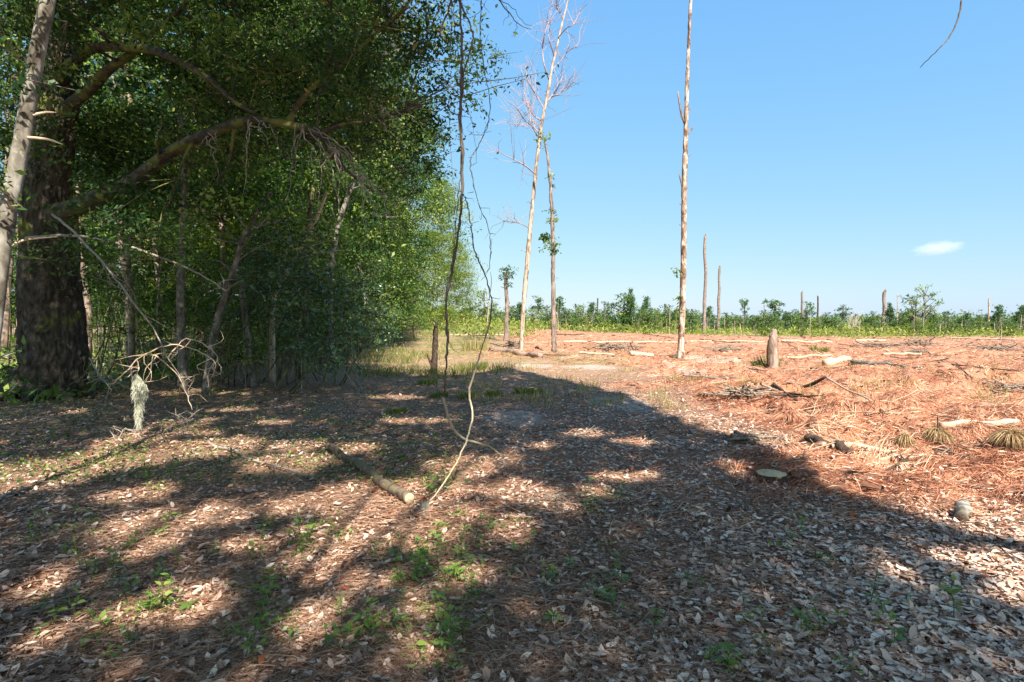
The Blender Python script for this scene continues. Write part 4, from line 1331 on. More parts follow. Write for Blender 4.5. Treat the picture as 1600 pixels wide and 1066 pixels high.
fixed = [(840, 463, 120, 'lollipop', 1, 'round-topped young pine on a bare stem just right of the leaning dead pine'), (985, 449, 105, 'cone', .55, 'tallest dark young pine of the left skyline, leaning right'),
         (1163, 469, 130, 'lollipop', .75, 'lone young pine with a small oval crown on a thin stem'), (1444, 446, 110, 'sparse', .95, 'tall sparse airy tree with see-through crown'),
         (1431, 458, 112, 'sparse', .8, 'shorter sparse tree touching the tall airy tree'), (1390, 472, 115, 'cone', .7, 'dark green tree right behind the thick broken trunk')]
for px, tp, d, k, wd, lab in fixed:
    put_sky(px, tp, d, k, wd, lab)
loose = [(975, 466, 106, 'bush', 1.0), (757, 463, 80, 'column', 1), (735, 478, 78, 'bush', 1), (724, 486, 70, 'column', 1.2), (775, 484, 120, 'bush', .8), (800, 485, 130, 'bush', .8), (812, 483, 130, 'cone', 1), (855, 486, 110, 'bush', 1), (874, 474, 110, 'cone', .9),
         (900, 484, 115, 'bush', .8), (912, 486, 110, 'column', 1), (925, 483, 120, 'cone', .9), (945, 480, 110, 'bush', .8), (1010, 474, 130, 'cone', .7), (1000, 490, 115, 'bush', 1.1), (1018, 488, 115, 'bush', 1.2), (1040, 484, 115, 'bush', .9), (1056, 492, 120, 'cone', .9),
         (1082, 492, 120, 'bush', .9), (1108, 489, 130, 'cone', .8), (1136, 496, 125, 'bush', .9), (1178, 500, 120, 'bush', 1.2), (1192, 492, 115, 'bush', 1.0), (1204, 497, 115, 'bush', 1.2), (1210, 480, 120, 'lollipop', 1.3), (1228, 497, 130, 'cone', 1), (1243, 492, 130, 'bush', .8),
         (1260, 480, 120, 'bush', .8), (1290, 496, 125, 'bush', 1.2), (1300, 502, 125, 'bush', 1.3), (1317, 487, 130, 'lollipop', 1.1), (1365, 494, 120, 'bush', .9), (1410, 497, 130, 'bush', .9), (1425, 480, 118, 'column', .8), (1453, 486, 115, 'bush', .8), (1464, 497, 130, 'bush', .9),
         (1511, 499, 150, 'cone', 1), (1500, 504, 160, 'bush', 1.5), (1561, 487, 115, 'cone', .9), (1588, 497, 130, 'bush', .9), (1598, 487, 120, 'cone', .9), (1535, 506, 150, 'bush', 1.4), (705, 492, 85, 'bush', 1), (690, 488, 90, 'column', 1.2), (790, 492, 110, 'column', .8), (833, 494, 105, 'column', .9)]
lo = [put_sky(q[0], q[1] - 10, q[2], q[3], q[4] * 1.15) for q in loose]
for k in range(34):
    lo.append(put_sky(rng.uniform(860, 1090), rng.uniform(480, 494), rng.uniform(96, 135), KINDS[int(rng.choice([1, 2, 2, 2, 4]))], rng.uniform(.7, 1.1)))
for k in range(46):
    lo.append(put_sky(rng.choice([rng.uniform(700, 1100), rng.uniform(1180, 1600)]), rng.uniform(497, 507), rng.uniform(84, 115), KINDS[int(rng.choice([2, 2, 4]))], rng.uniform(1.0, 1.6)))
for k in range(100):
    lo.append(put_sky(rng.uniform(690, 1600), rng.uniform(486, 502) if k % 3 else rng.uniform(496, 508), rng.uniform(120, 250), KINDS[int(rng.choice([0, 1, 2, 2]))], rng.uniform(.8, 1.2)))
marks = [(677, 'the dark leaning stump'), (792, 'the leafy-topped dead trunk'), (840, 'the round-topped pine by the leaning pine'), (866, 'the ivy snag'), (934, 'the lone dark pole'), (985, 'the tallest leaning young pine'), (1067, 'the tall straight dead pine'),
         (1122, 'the shorter crooked pole'), (1163, 'the lone oval-crowned pine'), (1208, 'the tall grey stump'), (1253, 'the pale-footed pole'), (1340, 'the willowy pale shrub'), (1381, 'the thick broken trunk'), (1444, 'the tall airy tree'), (1545, 'the tufted pale stem')]
noun = {0: 'round-topped young pine', 1: 'pointed green young tree', 2: 'rounded dark green bushy tree', 3: 'thin airy tree', 4: 'narrow yellow-green tree'}
for kk in range(5):
    rank_labels([o for o in lo if o['sk'] == kk], noun[kk], marks)
for o in list(COL.objects):
    if 'sk' in o:
        del o['sk']

def willowy():
    g = np.random.default_rng(77)
    o = empty('feathery_shrub', (0, 0, 0), 'pale feathery grey-green shrub of upright wands on the skyline', 'shrub')
    m, t = MB(), MB()
    b = G(1332, 519)
    D = b[1]
    for k in range(26):
        e = P(1318 + g.random() * 26 + 4, 482 + g.random() * 22, D + g.normal(0, .6))
        t.tube([b + [g.normal(0, .8), 0, 0], e], [.03, .008], 4, caps=False)
        q = b + (e - b) * g.uniform(.3, 1, (26, 1))
        m.add(*blades(q + g.normal(0, .1, q.shape), q + unit(e - b) * .5 + g.normal(0, .12, q.shape), .035, g))
    t.build('stems', M['pale_wood'], o)['kind'] = 'stuff'
    m.build('foliage', M['moss'], o, smooth=False)
willowy()

# small broken stems all over the far clearing
def pole_proto(seed, m):
    g = np.random.default_rng(seed)
    root = empty('broken_stem', (0, 0, 0), '', 'dead stem', 'small broken stems in the far clearing')
    t = MB()
    z = np.array([-.05, .35, .7, 1.0])
    t.tube(np.stack([g.normal(0, .03, 4), g.normal(0, .03, 4), z], 1), [.05, .042, .036, .02], 7, sub=2)
    t.tube([[0, 0, .6], [g.choice([-.12, .12]), 0, .78]], [.015, .006], 4)
    a = t.build('trunk', M[m], root)
    kids(root, a)
    return root
PP = [pole_proto(501, 'white_trunk'), pole_proto(502, 'snag_bark'), pole_proto(503, 'pale_wood')]
poles = []
fix = [(777, 497, 100), (1025, 490, 100), (1047, 480, 110), (1059, 496, 90), (1092, 503, 95), (1133, 497, 100), (1341, 490, 110), (1471, 495, 125), (1504, 500, 120), (1533, 498, 120), (1483, 503, 110), (1576, 500, 115),
       (757, 503, 60), (765, 500, 70), (1220, 505, 90), (1425, 486, 112), (1514, 503, 100), (1555, 502, 110), (885, 492, 90), (990, 495, 100), (1595, 492, 115)]
for k in range(150):
    d = rng.uniform(62, 190)
    hh = rng.choice([rng.uniform(.6, 2.0), rng.uniform(1.5, 4.0)])
    px = rng.uniform(700, 1600)
    q = onground(*P(px, 500, d)[:2])
    fix.append((px, 508 - (q[2] + hh - CZ) * F / d, d))
for k, (px, tp, d) in enumerate(fix):
    q = onground(*P(px, 500, d)[:2])
    h = max(.4, (508 - tp) / F * d + CZ - q[2])
    j = k % 3
    wd = rng.uniform(.8, 1.3) * min(2.2, 1.0 + h * .22) * .5
    if k < 3:
        o = PP[j]
        o.location, o.scale = q, (wd, wd, h)
    else:
        o = dup(PP[j], q, rng.uniform(0, 6), (wd, wd, h), tilt=(rng.normal(0, .05), rng.normal(0, .05)))
    poles.append((h, j, o))
for j, wrd in enumerate(('whitish', 'brown-barked', 'bleached')):
    for tall in (0, 1):
        rank_labels([o for h, jj, o in poles if jj == j and (h > 2.4) == bool(tall)], f'{"tall" if tall else "short"} {wrd} broken stem', marks)

# weeds and grass of the clearing, far wood
def weeds():
    g = np.random.default_rng(81)
    m = MB()
    n = 42000
    y = np.exp(g.uniform(np.log(48), np.log(230), n))
    x = (g.uniform(-140, 820, n)) / F * y
    dens = fbm(x * .07, y * .05, 82) + .4 * fbm(x * .3, y * .3, 83)
    near = sst(60, 92, y + 14 * dens)
    near = np.where(x < 2, sst(36, 60, y + 10 * dens), near)
    keep = (dens + near * .75 > .42) & (g.random(n) < near)
    x, y = x[keep], y[keep]
    hh = g.uniform(.3, 1.4, len(x)) * (.6 + .9 * (fbm(x * .1, y * .1, 84) + .5).clip(0, 1.3))
    b = np.stack([x, y, hgt(x, y)], 1)
    hgts = g.random(len(x)) * hh
    p = b + np.stack([g.normal(0, .3, len(x)), g.normal(0, .3, len(x)), hgts], 1)
    m.add(*leaves(p, .38 * (.6 + y / 130), g, .1, .35, -.4, rnd=np.clip(g.normal(.42, .22, len(x)) + .25 * fbm(x * .2, y * .2, 85), 0, 1)))
    stuff(m, 'weeds', M['weed'], 'yellow-green weeds growing in a band across the far clearing')
    m = MB()
    n = 110000
    d = g.uniform(260, 620, n)
    px = g.uniform(-700, 2300, n)
    x = (px - 800) / F * d
    top = 7.0 + 3.5 * sst(1150, 850, px) + 4 * fbm(px * .012, d * .004, 86) + 2.5 * fbm(px * .06, d * .01, 87)
    z = hgt(x, d) + g.random(n) ** 1.0 * top.clip(2, 14)
    m.add(*leaves(np.stack([x, d, z], 1), 1.25, g, .2, .6, rnd=g.random(n) * .9))
    stuff(m, 'distant_wood', M['sky_wood'], 'low dark line of distant woodland along the horizon')
weeds()

def grass_field():
    g = np.random.default_rng(88)
    m = MB()
    def tuft(c, n, r, h, wd=.006, tone=(.3, .2)):
        a = g.uniform(0, 6.28, n)
        rr = r * np.sqrt(g.random(n))
        b = np.stack([c[0] + rr * np.cos(a), c[1] + rr * np.sin(a), np.zeros(n)], 1)
        b[:, 2] = hgt(b[:, 0], b[:, 1])
        out = np.stack([np.cos(a) * g.uniform(.1, .7, n), np.sin(a) * g.uniform(.1, .7, n), np.ones(n)], 1)
        t = b + unit(out) * (h * g.uniform(.5, 1.1, n))[:, None]
        m.add(*blades(b, t, wd, g, np.clip(g.normal(tone[0], tone[1], n), 0, 1)))
    # grassy strip along the edge of the wood, sunlit
    n = 15000
    y = np.exp(g.uniform(np.log(16), np.log(75), n))
    px = g.uniform(540, 800, n) + g.normal(0, 10, n)
    x = (px - 800) / F * y
    keep = fbm(x * .5, y * .3, 89) + .35 * fbm(x * 2, y * 1.5, 90) > .16 + .45 * sst(19, 15, y) + .3 * sst(720, 790, px)
    x, y = x[keep], y[keep]
    b = np.stack([x, y, hgt(x, y)], 1)
    h = g.uniform(.12, .38, len(x))
    t = b + np.stack([g.normal(0, .12, len(x)), g.normal(0, .12, len(x)), h], 1)
    m.add(*blades(b, t, .008 + .0004 * y, g, np.clip(g.normal(.58, .25, len(x)) + .3 * fbm(x * .6, y * .4, 94), 0, 1)))
    # sparse green weeds on the field
    for k in range(150):
        px, py = g.uniform(700, 1590), g.uniform(528, 640)
        c = G(px, py)
        tuft(c, 22, .25, g.uniform(.12, .3), .012, (.75, .2))
    stuff(m, 'grass', M['grass'], 'thin sunlit grass spreading along the edge of the wood')
    # clumps one can count
    L = [(770, 618, .20, .14, 'small grass tuft left in the shade of the pair of tufts'), (818, 614, .22, .15, 'left one of the pair of green grass tufts'), (836, 616, .18, .14, 'right one of the pair of green grass tufts'),
         (747, 578, .32, .36, 'tall bright grass tuft at the edge of the shade by the thin vine'), (620, 645, .16, .11, 'tiny grass tuft in the shade below the dark leaning stump'), (731, 622, .22, .14, 'grass tuft right beside the thickest vine'),
         (742, 548, .7, .85, 'large yellow-green grass clump beyond the shade, right of the vines'), (686, 620, .2, .13, 'grass tuft under the dark leaning stump'), (668, 600, .25, .16, 'faint green tuft just left of the dark leaning stump'),
         (1280, 548, .5, .3, 'pale green weed clump left of the dark rotten log'), (1199, 566, .5, .35, 'green weed clump at the left foot of the tall grey stump')]
    for px, py, r, h, lab in L:
        m = MB()
        c = G(px, py)
        tuft(c, 260, r, h, .007 + .0004 * c[1], (.4 if 'yellow' not in lab else .7, .2))
        tag(m.build('grass_tuft', M['grass'], None, False), lab, 'grass tuft', 'grass tufts')
grass_field()

# ------------------------------------------------------------------ logs, stumps and slash
def log(name, lab, a, b, r0, r1, m, cat='log', lift=.6, group=None, endm=None, seed=0, mid=None, sides=16, disp=.01):
    o = empty(name, tuple(float(v) for v in (0, 0, 0)), lab, cat, group)
    t = MB()
    A = G(*a) if len(a) == 2 else np.array(a)
    B = G(*b) if len(b) == 2 else np.array(b)
    A, B = A + [0, 0, r0 * lift], B + [0, 0, r1 * lift]
    g = np.random.default_rng(600 + seed)
    k = 9
    pts = np.array([A + (B - A) * s for s in np.linspace(0, 1, k)])
    L = np.linalg.norm(B - A)
    pts[1:-1] += g.normal(0, min(.02 * L, r0 * .8), (k - 2, 3)) * [1, 1, .4]
    if len(a) == 2 and len(b) == 2:
        pts[:, 2] = np.maximum(pts[:, 2], hgt(pts[:, 0], pts[:, 1]) + r0 * .15)
    if mid is not None:
        pts[2:-2, 2] += mid
    t.tube(pts, np.linspace(r0, r1, k) * (1 + g.normal(0, .05, k)), sides, sub=4, disp=bark_disp(disp, 14, 3, seed))
    t.build('bark', M[m], o)
    if endm:
        for e, r, dr in ((pts[0], r0, pts[0] - pts[1]), (pts[-1], r1, pts[-1] - pts[-2])):
            c = MB()
            dr = unit(dr)
            c.tube([e - dr * .01, e + dr * .006], [r * .93, r * .9], 14)
            c.build('cut_end', M[endm], o, smooth=False)
    return o
log('mossy_log', 'mossy fallen log slanting from the middle litter to a bright cut end', (512, 703), (640, 790), .034, .048, 'mossy_log', endm='cut_face', seed=1, lift=1.3)
log('wood_block', 'small weathered grey block of wood at the bright end of the mossy log', (662, 808), tuple(G(663, 806) + [.0, .03, .10]), .045, .04, 'grey_bark', 'wood block', 0, seed=2, sides=9)
log('rotten_log', 'dark rotten log with torn bark lying on the red needles', (1332, 568), (1440, 578), .10, .06, 'lichen_stick', seed=3, disp=.05, lift=.6)
log('fallen_log', 'grey-brown fallen log just beyond the edge of the shade, by the leaning pine', (768, 548), (846, 559), .13, .12, 'pine_bark', seed=4)
log('fallen_tree', 'long pale trunk leaning out of the far end of the wood', (560, 535), tuple(P(645, 497, G(645, 530)[1] + 1)), .16, .12, 'pine_bark', seed=5)
log('split_log', 'dark half-buried log with a split orange face near the sawn stump', (1262, 690), (1330, 712), .06, .045, 'dark_wood', seed=6, disp=.02)
log('split_slab', 'orange splintered wood slab at the right end of the half-buried log', (1300, 702), (1392, 712), .035, .02, 'pale_wood', 'wood slab', seed=7, disp=.01)
log('short_log', 'short grey sawn log segment lying in the shade at the right', (1502, 818), (1507, 795), .045, .042, 'grey_bark', endm='dark_wood', seed=8, lift=.8)
for i, (a, b, r, lab) in enumerate([((700, 524), (795, 524), .07, 'leftmost of the long bleached logs, behind the leafy-topped trunk'), ((880, 537), (1058, 536), .07, 'long bleached log lying left of the tall straight dead pine'),
                          ((1078, 534), (1195, 535), .07, 'bleached log running from the tall dead pine to the grey stump'), ((1216, 535), (1300, 536), .10, 'bright bleached log lying right behind the tall grey stump'),
                          ((1338, 533), (1384, 533), .09, 'short bright bleached log right of the stump log'), ((1484, 529), (1586, 531), .09, 'bright bleached log at the far right of the clearing'),
                          ((1290, 571), (1326, 564), .14, 'short pale log touching the left end of the dark rotten log'), ((985, 555), (1020, 557), .10, 'pale broken slab on the needles left of the tall dead pine'),
                          ((1225, 648), (1368, 666), .022, 'long thin pale pole lying across the red needles'), ((1470, 668), (1590, 662), .05, 'pale weathered log beside the drooping dry needle fan'),
                          ((1300, 643), (1500, 652), .012, 'long straw-thin pale pole behind the weathered log'), ((1375, 720), (1480, 712), .016, 'pale forked stick in front of the drooping dry needle fan'),
                          ((1500, 724), (1600, 712), .014, 'thin pale stick at the right border of the red needles'), ((1230, 560), (1300, 556), .05, 'thin pale log just right of the tall grey stump'),
                          ((1380, 555), (1440, 556), .07, 'grey pale log behind the right end of the rotten log'), ((905, 552), (960, 556), .05, 'thin bleached log near the ivy snag')]):
    log('bleached_log' if r > .04 else 'pale_pole', lab, a, b, r, r * .8, 'pale_wood', 'log' if r > .04 else 'pole', group='bleached logs and poles on the clearing', seed=20 + i, sides=12)

def sawn_stump():
    c = G(1205, 750)
    o = empty('sawn_stump', (0, 0, 0), 'low sawn stump with a pale yellow oval cut face', 'stump')
    m = MB()
    m.tube([c + [0, 0, -.1], c + [0, 0, .02], c + [0, 0, .062]], [.175, .155, .145], 28, disp=bark_disp(.014, 25, 4, 66))
    m.build('bark', M['dark_wood'], o)
    m = MB()
    m.tube([c + [0, 0, .050], c + [0, 0, .070]], [.136, .132], 28, disp=lambda b, d, r: .006 * noise3(d[..., 0] * 5, d[..., 1] * 5, 0, 3))
    m.build('cut_face', M['cut_face'], o, smooth=False)
sawn_stump()

def bark_plate(lab, px, py, w_, l_, rz, seed):
    g = np.random.default_rng(seed)
    c = G(px, py)
    o = MB()
    nu, nv = 9, 13
    u, v = np.meshgrid(np.linspace(-1, 1, nu), np.linspace(-1, 1, nv), indexing='ij')
    ed = 1 + .18 * noise2(v * 2.5, u * 0 + seed, seed)
    X, Y = u * w_ * ed * (1 - .35 * v ** 4), v * l_
    Z = .028 * (1 - u * u) + .014 * noise2(X * 14, Y * 14, seed) + .02
    for k, zz in enumerate((0, -.014)):
        co, si = math.cos(rz), math.sin(rz)
        V = np.stack([c[0] + X * co - Y * si, c[1] + X * si + Y * co, c[2] + Z + zz], -1).reshape(-1, 3)
        i, j = np.meshgrid(np.arange(nu - 1), np.arange(nv - 1), indexing='ij')
        q = np.stack([i * nv + j, (i + 1) * nv + j, (i + 1) * nv + j + 1, i * nv + j + 1], -1)
        q = q if k == 0 else q[..., ::-1]
        o.add(V, q.reshape(-1), np.full((nu - 1) * (nv - 1), 4))
    me = o.build('bark_plate', M['bark_red'], None)
    tag(me, lab, 'bark')
M['bark_red'] = woodmat('bark_red', [(.3, (.06, .028, .018)), (.55, (.19, .09, .055)), (.8, (.36, .21, .14))], 22, (1, .4, 1), .6, .01)
bark_plate('red-brown curved bark slab right of the sawn stump', 1290, 762, .07, .19, 1.3, 1)
bark_plate('smaller dark red bark slab between the sawn stump and the larger slab', 1255, 745, .05, .15, 1.8, 2)
bark_plate('upright reddish bark piece at the shade edge right of the slabs', 1355, 765, .06, .13, .6, 3)

# dry fans of needles on broken tops
def needle_fan(lab, px, py, h, r, n_, stem, seed, m='dry_needle'):
    g = np.random.default_rng(seed)
    c = G(px, py)
    o = empty('needle_fan', tuple(float(q) for q in (0, 0, 0)), lab, 'dry branch')
    t = MB()
    top = c + [0, 0, h]
    t.tube([c, c + [0, 0, h * .8], top + [0, 0, stem]], [.022, .016, .004], 7, sub=4, jit=.004, seed=seed)
    t.build('stem', M['dark_wood'], o)
    a = g.uniform(0, 6.28, n_)
    rr = r * g.uniform(.5, 1.1, n_)
    base = top + g.normal(0, .015, (n_, 3))
    tip = np.stack([c[0] + rr * np.cos(a), c[1] + rr * np.sin(a), c[2] + g.uniform(-.01, .08, n_)], 1)
    m_ = MB()
    mid = (base + tip) / 2 + np.array([0, 0, h * .25])
    m_.add(*blades(base, mid + g.normal(0, .02, mid.shape), .006, g))
    m_.add(*blades(mid, tip, .006, g))
    m_.build('needles', M[m], o, smooth=False)
needle_fan('drooping fan of dry brown needles around a pointed broken stem', 1465, 692, .17, .20, 420, .17, 1)
needle_fan('straw-coloured drooping needle fan at the right edge of the photo', 1580, 700, .20, .26, 520, .0, 2)
needle_fan('tan needle fan drooping beside a dark hollow left of the pointed one', 1413, 700, .14, .13, 300, .0, 3)
needle_fan('reddish needle fan at the left end of the long thin pale pole', 1232, 662, .16, .28, 420, .0, 4, 'needle')
needle_fan('reddish needle clump left of the sharply bent branch', 1105, 620, .12, .3, 300, .05, 5, 'needle')

def brush_pile(lab, px, py, r, h, n_, seed, m='slash_wood'):
    h, n_ = h * .7, int(n_ * .7)
    g = np.random.default_rng(900 + seed)
    c = G(px, py)
    t = MB()
    for _ in range(n_):
        a = g.uniform(0, 6.28)
        q = c + np.array([g.normal(0, r * .4), g.normal(0, r * .3), g.uniform(.02, h) * .8])
        d_ = np.array([math.cos(a), math.sin(a) * .6, g.normal(0, .22)]) * r * g.uniform(.3, .8)
        z0 = float(hgt(q[0] - d_[0], q[1] - d_[1])) + .01
        s0 = q - d_
        s0[2] = max(z0, s0[2])
        rr = g.uniform(.006, .022) * (1 + c[1] / 40) if c[1] > 7 else g.uniform(.0015, .005)
        t.tube([s0, q + g.normal(0, .03, 3), q + d_ * g.uniform(.5, 1)], [rr, rr * .8, rr * .35], 5, sub=2, caps=False)
    tag(t.build('brush_pile', M[m]), lab, 'brush pile', 'brush piles on the clearing')
brush_pile('grey brush pile with spiky sticks left of the far right bleached log', 1440, 540, 1.6, .45, 70, 1)
brush_pile('low tangle of grey slash behind the short bright bleached log', 1368, 542, 1.8, .4, 60, 2)
brush_pile('pale splintered slash heap above the right end of the rotten log', 1432, 553, .7, .3, 40, 3)
brush_pile('brown slash tangle near the right border of the clearing', 1560, 548, 1.8, .4, 60, 4)
brush_pile('thin dark brush tangle left of the bent branch', 1165, 618, .55, .2, 60, 5)
brush_pile('grey slash scattered between the ivy snag and the tall dead pine', 960, 545, 2.0, .35, 60, 7)
brush_pile('small slash heap right of the foot of the tall dead pine', 1130, 548, 1.3, .3, 50, 8)
brush_pile('dark slash heap at the foot of the leafy-topped dead trunk', 806, 540, .9, .35, 40, 9)
brush_pile('broken branch tangle at the far right of the red needles', 1575, 610, .7, .2, 50, 10)
brush_pile('dead twig tangle in the sun behind the sawn stump', 1170, 690, .4, .14, 60, 13)
brush_pile('grey twig tangle in the shade below the sawn stump', 1190, 800, .38, .12, 70, 14)
brush_pile('thin twig tangle right of the leafy seedling patch', 850, 940, .30, .10, 80, 15)
brush_pile('long fine dead grass and twigs beside the mossy log', 860, 790, .35, .08, 60, 16)

def bent():
    o = empty('bent_branch', (0, 0, 0), 'sharply bent broken branch, dark on the left, arching pale to the right', 'branch')
    A = G(1256, 608)
    d = A[1]
    m = MB()
    m.tube([A + [0, 0, .02], P(1270, 600, d - .2), P(1290, 589, d - .5)], [.035, .04, .025], 9, sub=4)
    m.build('dark_end', M['dark_wood'], o)
    B = G(1406, 668)
    m = MB()
    m.tube([P(1290, 589, d - .5), P(1325, 610, d - 1.6), P(1350, 620, d - 2.3), P(1375, 637, B[1] + .8), B + [0, 0, .01]], [.018, .017, .016, .015, .012], 8, sub=5)
    m.build('arching_stem', M['pale_wood'], o)
bent()

# fallen branches and sticks, each its own thing
def stick_proto(seed, m, L=1.0, r=.012, fork=2, bend=.12):
    g = np.random.default_rng(seed)
    root = empty('fallen_branch' if r > .011 else 'stick', (0, 0, 0), '', 'branch' if r > .011 else 'stick')
    t = MB()
    x = np.linspace(-.5, .5, 7) * L
    pts = np.stack([x, g.normal(0, bend * .35, 7).cumsum() * L * .4, np.abs(g.normal(0, .012, 7)) + r * .7], 1)
    p = t.tube(pts, np.linspace(r, r * .4, 7), 7, sub=3)
    for k in range(fork):
        a = p[int(g.integers(5, 15))]
        e = a + np.array([g.uniform(.12, .35) * L, g.choice([-1, 1]) * g.uniform(.08, .25) * L, g.uniform(0, .10)])
        t.tube([a, (a + e) / 2 + g.normal(0, .015, 3), e], [r * .55, r * .4, r * .15], 5, sub=2)
    a = t.build('branch', M[m], root)
    kids(root, a)
    return root
ST = [stick_proto(701, 'stick', 1, .010, 2), stick_proto(702, 'stick', 1, .008, 1, .2), stick_proto(703, 'lichen_stick', 1, .016, 2), stick_proto(704, 'pale_wood', 1, .012, 1), stick_proto(705, 'dark_wood', 1, .02, 3, .15), stick_proto(706, 'snag_bark', 1, .03, 3, .1)]
sn = ['thin grey stick', 'thin crooked grey twig', 'lichen-spotted branch', 'thin bleached stick', 'dark forked branch', 'thick brown broken branch']
seen = set()
def put_stick(k, a, L, rz, lab=None, thick=1.0):
    q = np.array([a[0], a[1], float(hgt(a[0], a[1]))])
    e = .3 * L
    sl_ = math.atan2(float(hgt(q[0] + e * math.cos(rz), q[1] + e * math.sin(rz)) - hgt(q[0] - e * math.cos(rz), q[1] - e * math.sin(rz))), 2 * e)
    if k in seen:
        o = dup(ST[k], q, rz, (L, L * thick, L * thick))
    else:
        seen.add(k)
        o = ST[k]
        o.location, o.scale, o.rotation_euler = q, (L, L * thick, L * thick), (0, 0, rz)
    o.rotation_euler = (0, -sl_, rz)
    o.location.z += .012
    o['group'] = ['fallen sticks on the leaf litter', 'fallen branches on the clearing'][int(a[1] > 8)]
    if lab:
        o['label'] = lab
    o['kk'] = k
    return o
def between(k, p, q, lab, thick=1.0):
    A, B = G(*p), G(*q)
    L = float(np.hypot(*(B - A)[:2]))
    o = put_stick(k, (A + B) / 2, L, math.atan2(B[1] - A[1], B[0] - A[0]), lab, thick)
    del o['kk']
between(2, (-10, 985), (205, 905), 'lichen-spotted branch lying along the bottom left corner', 1.3)
between(2, (450, 1010), (555, 940), 'lichen-crusted branch below the middle sun patches', 1.6)
between(2, (105, 1070), (140, 975), 'dark lichen branch pointing up from the bottom left edge', 1.0)
between(0, (320, 695), (475, 752), 'long grey-brown branch in the left sun patches', .8)
between(1, (1005, 825), (1075, 775), 'angled pale twig in the middle of the right litter', 1.1)
between(0, (1070, 770), (1160, 742), 'pale stick left of the sawn stump', 1.0)
between(1, (1275, 812), (1335, 790), 'hooked pale twig below the bark slabs', 1.2)
between(1, (1480, 1050), (1600, 985), 'curved grey twig in the bottom right corner', 1.0)
between(1, (1040, 1045), (1130, 985), 'grey twig near the bottom centre right', .9)
between(4, (1160, 600), (1195, 628), 'dark broken branch left of the sharply bent branch', 1.0)
between(4, (1205, 610), (1240, 634), 'second dark broken branch left of the sharply bent branch', 1.2)
between(3, (1455, 625), (1490, 650), 'thin leaning pale stick on the right needles', 1.0)
between(0, (890, 690), (940, 670), 'pale bent twig beside the grey sand patch', 1.0)
sticks = []
g = np.random.default_rng(720)
for k in range(70):
    px, py = g.uniform(0, 1600), g.uniform(640, 1060)
    sticks.append(put_stick(int(g.choice([0, 0, 1, 1, 2])), G(px, py), g.uniform(.2, .7), g.uniform(0, 6.28), None, g.uniform(.7, 1.2)))
for k in range(95):
    px, py = g.uniform(760, 1600), 524 + 220 * g.random() ** 1.6
    if redmask(*G(px, py)[:2]) < .4:
        continue
    sticks.append(put_stick(int(g.choice([0, 3, 3, 4, 4, 5])), G(px, py), g.uniform(.5, 1.1) * (.6 + G(px, py)[1] / 16), g.normal(0, .9), None, g.uniform(.5, .9)))
marks2 = [(575, 745, 'the mossy log'), (1205, 745, 'the sawn stump'), (213, 640, 'the hanging moss'), (677, 580, 'the charred stump'), (1505, 800, 'the short sawn log'), (1465, 690, 'the pointed needle fan'), (1290, 592, 'the bent branch'), (1385, 573, 'the rotten log'),
          (1208, 560, 'the tall grey stump'), (1063, 560, 'the tall dead pine'), (815, 545, 'the leaning dead pine'), (805, 655, 'the grey sand patch'), (700, 660, 'the thick vine foot'), (85, 620, 'the oak foot'), (500, 970, 'the lichen-crusted branch'), (700, 900, 'the leafy seedling patch'),
          (1290, 760, 'the red bark slab'), (100, 945, 'the corner branch'), (1545, 1010, 'the bottom right corner twig'), (1085, 1015, 'the bottom centre right twig'), (1530, 530, 'the far right bleached log')]
for kk in range(6):
    rank_labels([o for o in sticks if o['kk'] == kk], sn[kk], marks2)
for o in sticks:
    if 'kk' in o:
        del o['kk']

